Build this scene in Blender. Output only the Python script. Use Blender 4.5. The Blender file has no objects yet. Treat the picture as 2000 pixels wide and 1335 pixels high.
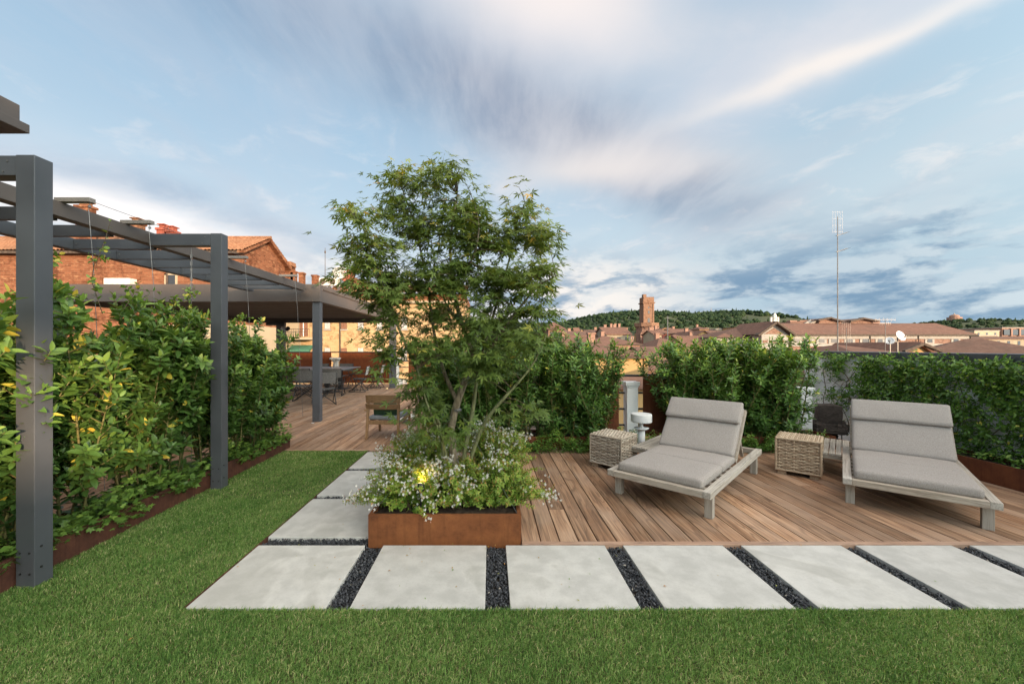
import bpy, math, random
import numpy as np
from mathutils import Vector, Matrix
random.seed(7)
RNG = np.random.default_rng(11)
R = math.radians
SC = bpy.context.scene
COL = SC.collection

# ------------------------------------------------------------------ camera, sky, sun, exposure
cam_d = bpy.data.cameras.new('camera')
cam = bpy.data.objects.new('camera', cam_d)
COL.objects.link(cam)
cam.location = (0, 0, 1.6)
cam.rotation_euler = (R(90), 0, 0)
cam_d.sensor_width = 36
cam_d.lens = 775 / 2000 * 36
cam_d.shift_x = 0.021
cam_d.shift_y = 0.00475
cam_d.clip_end = 9000
SC.camera = cam
SC.view_settings.view_transform = 'Standard'
SC.view_settings.look = 'None'
SC.view_settings.exposure = 0.7
SC.view_settings.gamma = 1
SC.view_settings.use_curve_mapping = False
SC.render.film_transparent = False
try:
    SC.cycles.max_bounces = 6
    SC.cycles.diffuse_bounces = 3
    SC.cycles.transparent_max_bounces = 4
except Exception:
    pass

SUN_EL = 8.0
SUN_TO = Vector((0.6, -0.8, math.tan(R(SUN_EL)))).normalized()
sun_d = bpy.data.lights.new('sun', 'SUN')
sun_d.energy = 4.6
sun_d.angle = R(0.6)
sun_d.color = (1.0, 0.68, 0.42)
sun = bpy.data.objects.new('sun', sun_d)
COL.objects.link(sun)
sun.rotation_euler = (-SUN_TO).to_track_quat('-Z', 'Y').to_euler()


class NB:
    """small helper for node trees"""
    def __init__(s, nt):
        s.nt = nt
    def n(s, t, **kw):
        x = s.nt.nodes.new(t)
        for k, v in kw.items():
            setattr(x, k, v)
        return x
    def put(s, sock, v):
        if isinstance(v, bpy.types.NodeSocket):
            s.nt.links.new(v, sock)
        elif v is not None:
            if hasattr(sock, 'default_value'):
                dv = sock.default_value
                if hasattr(dv, '__len__') and not hasattr(v, '__len__'):
                    sock.default_value = [v] * len(dv)
                elif hasattr(dv, '__len__') and len(dv) == 4 and len(v) == 3:
                    sock.default_value = (*v, 1)
                else:
                    sock.default_value = v
    def m(s, op, a, b=None, c=None, clamp=False):
        x = s.n('ShaderNodeMath', operation=op, use_clamp=clamp)
        s.put(x.inputs[0], a)
        s.put(x.inputs[1], b)
        s.put(x.inputs[2], c)
        return x.outputs[0]
    def vm(s, op, a, b=None):
        x = s.n('ShaderNodeVectorMath', operation=op)
        s.put(x.inputs[0], a)
        s.put(x.inputs[1], b)
        return x.outputs['Value'] if op in ('DOT_PRODUCT', 'LENGTH') else x.outputs[0]
    def sep(s, v):
        x = s.n('ShaderNodeSeparateXYZ')
        s.put(x.inputs[0], v)
        return x.outputs
    def comb(s, a, b, c):
        x = s.n('ShaderNodeCombineXYZ')
        s.put(x.inputs[0], a); s.put(x.inputs[1], b); s.put(x.inputs[2], c)
        return x.outputs[0]
    def mix(s, f, a, b, blend='MIX'):
        x = s.n('ShaderNodeMix', data_type='RGBA', blend_type=blend)
        s.put(x.inputs[0], f); s.put(x.inputs[6], a); s.put(x.inputs[7], b)
        return x.outputs[2]
    def noise(s, v, scale, detail=4, rough=0.55, dist=0.0, w=None):
        x = s.n('ShaderNodeTexNoise')
        if w is not None:
            x.noise_dimensions = '4D'
            s.put(x.inputs['W'], w)
        s.put(x.inputs['Vector'], v)
        s.put(x.inputs['Scale'], scale)
        s.put(x.inputs['Detail'], detail)
        s.put(x.inputs['Roughness'], rough)
        s.put(x.inputs['Distortion'], dist)
        return x.outputs[0]
    def mapr(s, v, a, b, c=0.0, d=1.0, smooth=True):
        x = s.n('ShaderNodeMapRange')
        x.interpolation_type = 'SMOOTHSTEP' if smooth else 'LINEAR'
        for i, q in enumerate((v, a, b, c, d)):
            s.put(x.inputs[i], q)
        return x.outputs[0]
    def ramp(s, f, stops):
        x = s.n('ShaderNodeValToRGB')
        cr = x.color_ramp
        while len(cr.elements) < len(stops):
            cr.elements.new(0.5)
        for e, (p, c) in zip(cr.elements, stops):
            e.position = p
            e.color = (*c, 1)
        s.put(x.inputs[0], f)
        return x.outputs[0]


# ---- the sky: physical sky as the clear part, a broken layer of evening cloud over it
world = bpy.data.worlds.new('World')
SC.world = world
world.use_nodes = True
wt = world.node_tree
for x in list(wt.nodes):
    wt.nodes.remove(x)
W = NB(wt)
SKY_K = 0.1
tc = W.n('ShaderNodeTexCoord')
D = tc.outputs['Generated']
dx, dy, dz = W.sep(D)
sky = W.n('ShaderNodeTexSky')
sky.sky_type = 'NISHITA'
sky.sun_disc = False
sky.sun_elevation = R(SUN_EL)
sky.sun_rotation = math.atan2(0.6, -0.8)
sky.air_density = 1.0
sky.dust_density = 1.0
elev = W.m('MAXIMUM', dz, 0.0)
den = W.m('ADD', W.m('MAXIMUM', dz, 0.0), 0.15)
px_ = W.m('DIVIDE', dx, den)
py_ = W.m('DIVIDE', dy, den)
P0 = W.comb(px_, py_, 0.0)
warp = W.n('ShaderNodeTexNoise')
W.put(warp.inputs['Vector'], P0)
W.put(warp.inputs['Scale'], 1.3)
W.put(warp.inputs['Detail'], 5)
wv = W.vm('SUBTRACT', warp.outputs['Color'], (0.5, 0.5, 0.5))
P1 = W.vm('ADD', P0, W.vm('MULTIPLY', wv, (0.38, 0.38, 0.0)))
P2 = W.vm('ADD', P0, W.vm('MULTIPLY', wv, (0.14, 0.14, 0.0)))


def plane_pt(x, y):
    a, b = (x - 958) / 775, (677 - y) / 775
    n = math.sqrt(1 + a * a + b * b)
    k = b + 0.15 * n
    return a / k, 1 / k


def band(p, q, width, ends=0.35, P=P1, soft=1.0):
    """soft mask of a cloud streak that runs between two directions"""
    (ax, ay), (bx, by) = plane_pt(*p), plane_pt(*q)
    L = math.hypot(bx - ax, by - ay)
    ux, uy = (bx - ax) / L, (by - ay) / L
    mx, my = (ax + bx) / 2, (ay + by) / 2
    rel = W.vm('SUBTRACT', P, (mx, my, 0))
    al = W.vm('DOT_PRODUCT', rel, (ux, uy, 0))
    ac = W.vm('DOT_PRODUCT', rel, (-uy, ux, 0))
    t = W.m('POWER', W.m('ABSOLUTE', W.m('DIVIDE', al, L / 2 + ends)), 2.0)
    u = W.m('POWER', W.m('ABSOLUTE', W.m('DIVIDE', ac, width)), 2.0)
    return W.m('EXPONENT', W.m('MULTIPLY', W.m('ADD', t, u), -1.0 * soft))


def K(r, g, b):
    """sRGB 0-255 to sky radiance"""
    f = lambda c: (c / 255 / 12.92 if c / 255 < 0.04045 else ((c / 255 + 0.055) / 1.055) ** 2.4)
    return (f(r) / SKY_K * 0.70, f(g) / SKY_K * 0.70, f(b) / SKY_K * 0.70)


grad = W.ramp(elev, [(0.0, (1, 1, 1)), (1.0, (1, 1, 1))])
clear = W.mix(W.mapr(elev, 0.08, 0.68), K(212, 229, 240), K(152, 195, 228))
base = W.mix(0.18, clear, sky.outputs[0])
# thin high veil over everything
streak = W.noise(W.vm('MULTIPLY', P1, (1.2, 0.45, 1)), 1.6, 7, 0.6, 0.3)
veil = W.mapr(streak, 0.40, 0.72)
cloudc = W.mix(W.noise(P1, 2.2, 4), K(160, 176, 200), K(226, 226, 232))
c = W.mix(W.m('MULTIPLY', veil, 0.42), base, cloudc)
wisp = W.noise(P1, 4.5, 8, 0.62, 0.4)
c = W.mix(W.m('MULTIPLY', W.mapr(wisp, 0.50, 0.72), W.mapr(elev, .62, .2, .12, .45)), c, K(236, 234, 236))
# the big soft grey shelf that crosses the middle
shelf = W.m('MULTIPLY', band((430, -90), (1330, 400), 0.21, 0.34), W.mapr(W.noise(P1, 2.0, 5, .6), 0.2, 0.6, 0.75, 1.0))
shtex = W.noise(W.vm('MULTIPLY', P2, (2.6, 0.7, 1)), 2.4, 6, .6, .2)
c = W.mix(W.m('MULTIPLY', shelf, 0.97), c, W.mix(W.mapr(shtex, .3, .7), K(126, 146, 174), K(168, 178, 196)))
shelf2 = band((900, 210), (1440, 400), 0.17, 0.2)
c = W.mix(W.m('MULTIPLY', shelf2, 0.8), c, W.mix(W.mapr(shtex, .3, .7), K(148, 162, 184), K(190, 196, 208)))
# pale pink brightening overhead and the sunlit streaks
top = band((930, -110), (1230, 70), 0.22, 0.14)
c = W.mix(W.m('MULTIPLY', top, 0.95), c, K(243, 236, 236))
veil2 = band((1240, 330), (1950, -200), 0.20, 0.3)
c = W.mix(W.m('MULTIPLY', veil2, 0.5), c, K(206, 214, 228))
st = band((1390, 200), (1850, -5), 0.05, 0.12, P1)
stb = band((1420, 150), (1800, -40), 0.12, 0.15, P1)
c = W.mix(W.m('MULTIPLY', stb, 0.45), c, K(222, 222, 230))
c = W.mix(W.m('MULTIPLY', st, 0.75), c, K(246, 240, 236))
st2 = band((1080, 300), (1330, 330), 0.16, 0.2)
c = W.mix(W.m('MULTIPLY', st2, 0.45), c, K(228, 226, 230))
st3 = band((1060, 340), (1260, 330), 0.16, 0.2)
c = W.mix(W.m('MULTIPLY', st3, 0.75), c, K(236, 230, 228))
zen = W.m('MULTIPLY', W.mapr(elev, 0.60, 0.86), W.mapr(W.noise(P1, 1.2, 4), 0.2, 0.6, 0.6, 0.95))
c = W.mix(zen, c, K(246, 236, 228))
# left: grey-blue bank with a bright white edge below it
lb = W.m('MULTIPLY', band((-150, 250), (620, 470), 0.16, 0.5), W.mapr(W.noise(P1, 3.0, 6, .6), .3, .6, .55, 1.0))
lw = band((60, 370), (430, 490), 0.30, 0.4)
lwn = W.mapr(W.noise(P1, 2.6, 6, .62, .3), .32, .58, .55, 1.0)
c = W.mix(W.m('MULTIPLY', W.m('MULTIPLY', lw, lwn), 1.0), c, W.vm('MULTIPLY', K(255, 250, 246), (1.25, 1.25, 1.25)))
c = W.mix(W.m('MULTIPLY', lb, 0.85), c, K(160, 184, 208))
n0 = W.noise(P1, 1.8, 7, .6, .3)
lw2 = band((350, 470), (640, 560), 0.5, 0.8)
c = W.mix(W.m('MULTIPLY', lw2, W.mapr(n0, .35, .6, .25, .85)), c, K(248, 240, 238))
# low broken cumulus round the horizon
hl = W.m('SQRT', W.m('ADD', W.m('MULTIPLY', dx, dx), W.m('MULTIPLY', dy, dy)))
hv = W.comb(W.m('DIVIDE', dx, hl), W.m('DIVIDE', dy, hl), W.m('MULTIPLY', elev, 2.9))
n1 = W.noise(hv, 6.2, 10, 0.60, 0.2)
n1u = W.noise(W.vm('ADD', hv, (0.0, 0.0, 0.06)), 6.2, 10, 0.60, 0.2)
nb = W.noise(hv, 1.6, 4, 0.5, 0.2)
low = W.mapr(W.m('ADD', elev, W.m('MULTIPLY', W.m('SUBTRACT', nb, .5), .30)), 0.30, 0.15)
azr = W.m('DIVIDE', dx, hl)
side = W.mapr(azr, -0.55, 0.15, 0.45, 1.0)
cover = W.m('MULTIPLY', W.mapr(W.m('ADD', n1, W.m('MULTIPLY', W.m('SUBTRACT', nb, .5), .45)), 0.38, 0.52), W.m('MULTIPLY', low, side))
right = W.mapr(azr, 0.26, 0.60)
behind = W.mix(right, K(232, 232, 232), K(168, 196, 216))
c = W.mix(W.m('MULTIPLY', W.m('MULTIPLY', low, side), W.mapr(n1, .35, .6, .85, .55)), c, behind)
topl = W.mapr(W.m('ADD', W.m('SUBTRACT', n1, n1u), W.m('MULTIPLY', W.m('SUBTRACT', 0.52, n1), 0.55)), -0.075, 0.085)
cumc = W.mix(topl, W.mix(right, K(146, 170, 193), K(116, 150, 182)), W.mix(right, K(246, 241, 236), K(190, 208, 222)))
c = W.mix(W.m('MULTIPLY', cover, 0.92), c, cumc)
hz = W.m('MULTIPLY', W.mapr(elev, 0.07, 0.0), 0.5)
c = W.mix(hz, c, W.mix(W.mapr(dx, 0.1, 0.75), K(222, 229, 236), K(120, 158, 192)))
# the half of the sky round the low sun is brighter
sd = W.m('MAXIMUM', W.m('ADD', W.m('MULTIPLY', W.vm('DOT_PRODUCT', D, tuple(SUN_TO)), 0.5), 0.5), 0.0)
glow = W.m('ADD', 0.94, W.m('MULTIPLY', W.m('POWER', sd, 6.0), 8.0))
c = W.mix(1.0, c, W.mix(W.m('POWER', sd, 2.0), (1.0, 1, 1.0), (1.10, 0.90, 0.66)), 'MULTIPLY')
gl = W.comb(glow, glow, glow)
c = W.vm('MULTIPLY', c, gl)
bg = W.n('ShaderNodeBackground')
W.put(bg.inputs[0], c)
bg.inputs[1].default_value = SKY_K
wo = W.n('ShaderNodeOutputWorld')
wt.links.new(bg.outputs[0], wo.inputs[0])

# ------------------------------------------------------------------ materials
def mat(name, color=(0.5, 0.5, 0.5), rough=0.6, metal=0.0, spec=0.5, bump=None):
    m_ = bpy.data.materials.new(name)
    m_.use_nodes = True
    b = NB(m_.node_tree)
    bs = m_.node_tree.nodes['Principled BSDF']
    b.put(bs.inputs['Base Color'], (*color, 1))
    bs.inputs['Roughness'].default_value = rough
    bs.inputs['Metallic'].default_value = metal
    bs.inputs['Specular IOR Level'].default_value = spec
    return m_, b, bs


def add_bump(b, bs, h, strength=0.3, dist=0.01):
    x = b.n('ShaderNodeBump')
    x.inputs['Strength'].default_value = strength
    x.inputs['Distance'].default_value = dist
    b.put(x.inputs['Height'], h)
    b.put(bs.inputs['Normal'], x.outputs[0])


def objco(b):
    return b.n('ShaderNodeTexCoord').outputs['Object']


def mottled(name, c1, c2, scale=6, rough=0.7, stretch=(1, 1, 1), metal=0, bump=0.0, bscale=60, spec=0.4, rnd=0.0, contrast=(0.35, 0.65)):
    m_, b, bs = mat(name, c1, rough, metal, spec)
    v = b.vm('MULTIPLY', objco(b), stretch)
    n = b.noise(v, scale, 6, 0.6)
    col = b.mix(b.mapr(n, *contrast), c1, c2)
    if rnd:
        oi = b.n('ShaderNodeObjectInfo').outputs['Random']
        k = b.mapr(oi, 0, 1, 1 - rnd, 1 + rnd, False)
        col = b.vm('MULTIPLY', col, b.comb(k, k, k))
    b.put(bs.inputs['Base Color'], col)
    if bump:
        add_bump(b, bs, b.noise(v, bscale, 4, 0.6), bump, 0.004)
    return m_


def wood(name, cols, axis='Y', rough=0.75, grain=1.0, rnd=0.25, rough_bump=0.35):
    """weathered board: long fibres, cathedral figure, grey wear, per-board tone"""
    m_, b, bs = mat(name, cols[0], rough, 0, 0.3)
    oi = b.n('ShaderNodeObjectInfo').outputs['Random']
    w = b.m('MULTIPLY', oi, 37.0)
    st = {'X': (1.2, 26, 26), 'Y': (17, .8, 17), 'Z': (26, 26, 1.2)}[axis]
    v = b.vm('MULTIPLY', objco(b), st)
    n1 = b.noise(v, 1.0 * grain, 6, 0.65, 1.4, w)
    fine = b.noise(b.vm('MULTIPLY', v, (4, 1.6, 4)), 1.2 * grain, 3, 0.6, 0.4, w)
    figv = b.vm('MULTIPLY', objco(b), {'X': (.5, 7, 7), 'Y': (7, .5, 7), 'Z': (7, 7, .5)}[axis])
    fig = b.noise(figv, 1.1, 2, 0.5, 1.2, w)
    rings = b.m('FRACT', b.m('MULTIPLY', fig, 9.0))
    ring = b.mapr(b.m('ABSOLUTE', b.m('SUBTRACT', rings, 0.5)), 0.30, 0.5)
    patch = b.noise(objco(b), 1.4, 4, 0.55, 0.0, w)
    col = b.ramp(n1, [(0.28, cols[0]), (0.5, cols[1]), (0.72, cols[2])])
    col = b.mix(b.m('MULTIPLY', ring, 0.62), col, cols[0])
    col = b.mix(b.m('MULTIPLY', b.mapr(fine, 0.50, 0.68), 0.7), col, tuple(x * 0.35 for x in cols[0]))
    col = b.mix(b.m('MULTIPLY', b.mapr(patch, 0.42, 0.7), 0.55), col, cols[3])
    k = b.mapr(oi, 0, 1, 1 - rnd, 1 + rnd, False)
    col = b.vm('MULTIPLY', col, b.comb(k, k, k))
    hue = b.m('FRACT', b.m('MULTIPLY', oi, 7.31))
    col = b.mix(b.m('MULTIPLY', hue, 0.35), col, cols[3])
    b.put(bs.inputs['Base Color'], col)
    add_bump(b, bs, b.m('ADD', n1, b.m('MULTIPLY', fine, 0.7)), rough_bump, 0.003)
    return m_


M = {}
M['deck'] = wood('deck_timber', [(0.090, 0.041, 0.022), (0.341, 0.190, 0.107), (0.572, 0.387, 0.254), (0.398, 0.290, 0.218)], 'Y', 0.75, 1.0, 0.32)
M['deck_x'] = wood('deck_trim_timber', [(0.16, 0.085, 0.055), (0.36, 0.21, 0.14), (0.50, 0.34, 0.25), (0.38, 0.28, 0.22)], 'X')
M['teak_grey'] = wood('weathered_grey_teak', [(0.20, 0.16, 0.125), (0.38, 0.325, 0.265), (0.54, 0.485, 0.415), (0.43, 0.39, 0.345)], 'X', 0.8, 1.3, 0.10)
M['teak_warm'] = wood('oiled_teak', [(0.16, 0.085, 0.04), (0.30, 0.17, 0.085), (0.40, 0.25, 0.14), (0.33, 0.22, 0.13)], 'Z', 0.55, 1.4, 0.06, 0.12)
M['foot_wood'] = wood('pine_block', [(0.22, 0.13, 0.07), (0.42, 0.28, 0.17), (0.52, 0.38, 0.25), (0.42, 0.32, 0.24)], 'X', 0.8, 1.3, 0.1)


def corten(name, c1, c2, c3, zgrad=None):
    m_, b, bs = mat(name, c1, 0.85, 0, 0.25)
    o = objco(b)
    n = b.noise(o, 7, 8, 0.65, 0.2)
    run = b.noise(b.vm('MULTIPLY', o, (34, 34, 1.6)), 1.0, 4, 0.6)
    spots = b.noise(o, 55, 3, 0.6)
    col = b.ramp(n, [(0.25, c1), (0.5, c2), (0.78, c3)])
    col = b.mix(b.m('MULTIPLY', b.mapr(run, 0.45, 0.75), 0.5), col, c1)
    col = b.mix(b.m('MULTIPLY', b.mapr(spots, 0.55, 0.75), 0.35), col, tuple(x * 0.5 for x in c1))
    b.put(bs.inputs['Base Color'], col)
    add_bump(b, bs, spots, 0.15, 0.002)
    return m_


M['corten'] = corten('rusted_steel', (0.096, 0.036, 0.016), (0.197, 0.071, 0.027), (0.275, 0.106, 0.037))
M['corten_dark'] = corten('dark_rusted_steel', (0.05, 0.022, 0.016), (0.105, 0.042, 0.028), (0.17, 0.068, 0.04))
M['corten_panel'] = corten('rusted_panel_steel', (0.102, 0.030, 0.013), (0.178, 0.051, 0.019), (0.230, 0.072, 0.025))
M['corten_brown'] = corten('brown_rusted_steel', (0.085, 0.03, 0.017), (0.16, 0.055, 0.026), (0.21, 0.075, 0.033))


def painted(name, c, rough=0.42):
    m_, b, bs = mat(name, c, rough, 0.0, 0.5)
    o = objco(b)
    n = b.noise(o, 2.2, 5, 0.6)
    f = b.noise(o, 420, 2, 0.5)
    col = b.mix(b.mapr(n, 0.3, 0.7), tuple(x * 0.9 for x in c), tuple(x * 1.12 for x in c))
    b.put(bs.inputs['Base Color'], col)
    b.put(bs.inputs['Roughness'], b.mapr(n, 0.3, 0.7, rough - 0.06, rough + 0.1))
    add_bump(b, bs, f, 0.12, 0.001)
    return m_


M['anthracite'] = painted('anthracite_paint', (0.078, 0.085, 0.098))
M['louvre'] = painted('pale_taupe_louvres', (0.26, 0.225, 0.20), 0.5)
M['taupe_paint'] = painted('taupe_brown_paint', (0.105, 0.088, 0.080), 0.5)
M['black_steel'] = painted('black_steel', (0.018, 0.018, 0.02), 0.4)
M['white_paint'] = mottled('white_paint', (0.74, 0.77, 0.80), (0.82, 0.83, 0.84), 3, 0.5, bump=0.05)
M['white_wall'] = mottled('white_render', (0.78, 0.79, 0.80), (0.86, 0.86, 0.86), 1.6, 0.9, bump=0.25, bscale=90)
M['stone_white'] = mottled('white_stone', (0.52, 0.51, 0.48), (0.70, 0.69, 0.66), 6, 0.8, bump=0.15)
M['aluminium'] = mottled('bare_aluminium', (0.52, 0.50, 0.47), (0.62, 0.60, 0.57), 4, 0.4, metal=0.3)
M['steel'] = mottled('stainless_steel', (0.153, 0.153, 0.158), (0.198, 0.198, 0.203), 5, 0.4, metal=0.5)
M['fabric'] = None
m_, b, bs = mat('taupe_fabric', (0.40, 0.36, 0.33), 0.95, 0, 0.15)
o = objco(b)
wv1 = b.noise(b.vm('MULTIPLY', o, (900, 70, 70)), 1, 2, 0.5)
wv2 = b.noise(b.vm('MULTIPLY', o, (70, 900, 900)), 1, 2, 0.5)
fb = b.noise(o, 2.6, 4, 0.6)
col = b.mix(b.mapr(b.m('ADD', wv1, wv2), 0.8, 1.2), (0.245, 0.224, 0.212), (0.42, 0.39, 0.374))
col = b.mix(b.m('MULTIPLY', b.mapr(fb, 0.4, 0.7), 0.25), col, (0.36, 0.33, 0.31))
b.put(bs.inputs['Base Color'], col)
add_bump(b, bs, b.m('ADD', b.m('ADD', wv1, wv2), b.m('MULTIPLY', b.noise(o, 9, 3), 3.0)), 0.22, 0.004)
M['fabric'] = m_
M['grey_sling'] = mottled('grey_sling_fabric', (0.096, 0.093, 0.093), (0.144, 0.141, 0.138), 40, 0.9)
M['light_sling'] = mottled('light_sling_fabric', (0.36, 0.35, 0.34), (0.48, 0.47, 0.45), 40, 0.9)
M['blue_grey'] = mottled('blue_grey_cushion', (0.19, 0.21, 0.24), (0.24, 0.26, 0.29), 30, 0.95)
M['green_cloth'] = mottled('green_cloth', (0.030, 0.070, 0.042), (0.045, 0.095, 0.058), 30, 0.95)
M['cream_cloth'] = mottled('cream_cloth', (0.50, 0.47, 0.43), (0.62, 0.59, 0.55), 30, 0.95)
M['table_top'] = mottled('blue_grey_tabletop', (0.15, 0.185, 0.22), (0.19, 0.225, 0.26), 6, 0.3)
M['soil'] = mottled('dark_soil', (0.03, 0.02, 0.014), (0.075, 0.052, 0.036), 30, 0.95, bump=0.8, bscale=70)
M['dark_under'] = mottled('dark_void', (0.012, 0.010, 0.009), (0.03, 0.025, 0.02), 8, 0.95)
M['sculpt'] = mottled('dark_rough_stone', (0.035, 0.028, 0.026), (0.085, 0.068, 0.060), 20, 0.9, (1, 1, 9), bump=0.9, bscale=30)
M['bark'] = mottled('grey_bark', (0.13, 0.105, 0.07), (0.30, 0.25, 0.18), 14, 0.9, (3, 3, 0.7), bump=0.6, bscale=25)
M['green_bark'] = mottled('green_young_bark', (0.12, 0.13, 0.06), (0.24, 0.25, 0.12), 14, 0.8, (3, 3, 0.7), bump=0.3)
M['stem'] = mottled('laurel_stem', (0.10, 0.095, 0.035), (0.20, 0.18, 0.07), 14, 0.8)
M['stem_dark'] = mottled('brown_stem', (0.07, 0.05, 0.03), (0.15, 0.11, 0.07), 14, 0.85)

# concrete pavers
m_, b, bs = mat('pale_concrete', (0.55, 0.55, 0.51), 0.82, 0, 0.3)
o = objco(b)
oi = b.n('ShaderNodeObjectInfo').outputs['Random']
w = b.m('MULTIPLY', oi, 23)
big = b.noise(o, 1.5, 5, 0.55, 0.5, w)
cl = b.noise(o, 6.0, 5, 0.6, 0.0, w)
gr = b.noise(o, 75, 4, 0.7)
col = b.mix(b.mapr(cl, 0.35, 0.65), (0.452, 0.45, 0.434), (0.555, 0.552, 0.535))
wet = b.mapr(big, 0.565, 0.63)
edge = b.m('MULTIPLY', b.mapr(big, 0.53, 0.565), b.m('SUBTRACT', 1.0, wet))
col = b.mix(b.m('MULTIPLY', wet, b.mapr(big, 0.80, 0.57, 0.05, 0.36)), col, (0.33, 0.325, 0.295))
col = b.mix(b.m('MULTIPLY', edge, 0.10), col, (0.78, 0.76, 0.71))
col = b.mix(b.m('MULTIPLY', b.mapr(gr, 0.52, 0.72), 0.4), col, (0.34, 0.335, 0.315))
k = b.mapr(oi, 0, 1, 0.95, 1.05, False)
b.put(bs.inputs['Base Color'], b.vm('MULTIPLY', col, b.comb(k, k, k)))
add_bump(b, bs, b.m('ADD', gr, b.m('MULTIPLY', cl, 2)), 0.12, 0.003)
M['paver'] = m_

# slate chips
m_, b, bs = mat('slate_chips', (0.05, 0.055, 0.065), 0.5, 0, 0.5)
at = b.n('ShaderNodeAttribute', attribute_name='tint').outputs['Fac']
col = b.ramp(at, [(0.0, (0.022, 0.024, 0.03)), (0.6, (0.065, 0.07, 0.083)), (0.95, (0.15, 0.155, 0.165)), (0.99, (0.42, 0.38, 0.33))])
b.put(bs.inputs['Base Color'], col)
M['slate'] = m_

# lawn soil + blades
M['lawn'] = mottled('lawn_ground', (0.048, 0.063, 0.018), (0.084, 0.078, 0.030), 18, 0.95)


def leafmat(name, stops, rough=0.4, trans=0.28, spec=0.45, clump=0.0):
    m_ = bpy.data.materials.new(name)
    m_.use_nodes = True
    nt = m_.node_tree
    b = NB(nt)
    bs = nt.nodes['Principled BSDF']
    at = b.n('ShaderNodeAttribute', attribute_name='tint').outputs['Fac']
    col = b.ramp(at, stops)
    bs.inputs['Roughness'].default_value = rough
    bs.inputs['Specular IOR Level'].default_value = spec
    b.put(bs.inputs['Base Color'], col)
    tr = b.n('ShaderNodeBsdfTranslucent')
    b.put(tr.inputs[0], b.mix(1.0, col, (1.25, 1.15, 0.5), 'MULTIPLY'))
    mx = b.n('ShaderNodeMixShader')
    mx.inputs[0].default_value = trans
    nt.links.new(bs.outputs[0], mx.inputs[1])
    nt.links.new(tr.outputs[0], mx.inputs[2])
    nt.links.new(mx.outputs[0], nt.nodes['Material Output'].inputs[0])
    return m_


M['grass'] = leafmat('grass_blades', [(0.0, (0.057, 0.149, 0.033)), (0.4, (0.156, 0.295, 0.070)), (0.72, (0.275, 0.418, 0.127)), (0.9, (0.440, 0.462, 0.209)), (1.0, (0.682, 0.594, 0.363))], 0.6, 0.35, 0.2)
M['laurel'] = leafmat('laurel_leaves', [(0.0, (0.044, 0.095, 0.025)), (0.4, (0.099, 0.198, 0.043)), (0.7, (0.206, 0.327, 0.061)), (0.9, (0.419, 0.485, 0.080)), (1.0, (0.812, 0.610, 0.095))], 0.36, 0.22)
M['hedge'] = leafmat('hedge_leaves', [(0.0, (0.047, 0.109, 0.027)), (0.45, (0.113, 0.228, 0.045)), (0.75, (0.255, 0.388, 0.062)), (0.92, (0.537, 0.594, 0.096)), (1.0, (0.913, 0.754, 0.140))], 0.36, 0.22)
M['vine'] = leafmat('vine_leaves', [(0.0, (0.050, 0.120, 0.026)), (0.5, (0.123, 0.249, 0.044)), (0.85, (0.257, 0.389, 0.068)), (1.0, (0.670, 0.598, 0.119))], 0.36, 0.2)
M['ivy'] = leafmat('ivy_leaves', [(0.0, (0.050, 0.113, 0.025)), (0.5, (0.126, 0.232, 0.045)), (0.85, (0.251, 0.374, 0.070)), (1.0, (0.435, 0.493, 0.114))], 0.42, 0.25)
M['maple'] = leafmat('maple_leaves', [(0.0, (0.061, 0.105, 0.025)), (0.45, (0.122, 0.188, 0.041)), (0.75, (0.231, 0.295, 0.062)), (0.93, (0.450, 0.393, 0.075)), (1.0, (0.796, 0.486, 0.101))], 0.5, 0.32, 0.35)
M['abelia'] = leafmat('abelia_leaves', [(0.0, (0.059, 0.146, 0.021)), (0.5, (0.155, 0.296, 0.039)), (0.8, (0.302, 0.405, 0.074)), (1.0, (0.467, 0.245, 0.088))], 0.45, 0.3)
M['wood_far'] = leafmat('far_woodland', [(0.0, (0.014, 0.029, 0.015)), (0.5, (0.025, 0.048, 0.023)), (0.85, (0.043, 0.067, 0.027)), (1.0, (0.076, 0.092, 0.038))], 0.8, 0.1, 0.1)
M['petal'] = mottled('white_petals', (0.86, 0.84, 0.80), (0.90, 0.88, 0.85), 30, 0.6)
M['calyx'] = mottled('pink_calyx', (0.36, 0.14, 0.10), (0.50, 0.26, 0.20), 30, 0.7)

# wicker
m_, b, bs = mat('wicker', (0.4, 0.3, 0.2), 0.7, 0, 0.35)
o = objco(b)
at = b.n('ShaderNodeAttribute', attribute_name='tint').outputs['Fac']
n = b.noise(o, 28, 4, 0.6)
col = b.ramp(b.m('ADD', b.m('MULTIPLY', at, 0.6), b.m('MULTIPLY', n, 0.5)), [(0.2, (0.15, 0.095, 0.06)), (0.5, (0.34, 0.245, 0.165)), (0.8, (0.56, 0.45, 0.33))])
b.put(bs.inputs['Base Color'], col)
M['wicker'] = m_
m_, b, bs = mat('grey_wicker', (0.4, 0.3, 0.2), 0.75, 0, 0.3)
o = objco(b)
at = b.n('ShaderNodeAttribute', attribute_name='tint').outputs['Fac']
n = b.noise(o, 28, 4, 0.6)
col = b.ramp(b.m('ADD', b.m('MULTIPLY', at, 0.6), b.m('MULTIPLY', n, 0.5)), [(0.2, (0.13, 0.095, 0.07)), (0.5, (0.29, 0.24, 0.19)), (0.8, (0.50, 0.44, 0.37))])
b.put(bs.inputs['Base Color'], col)
M['wicker_grey'] = m_


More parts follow.
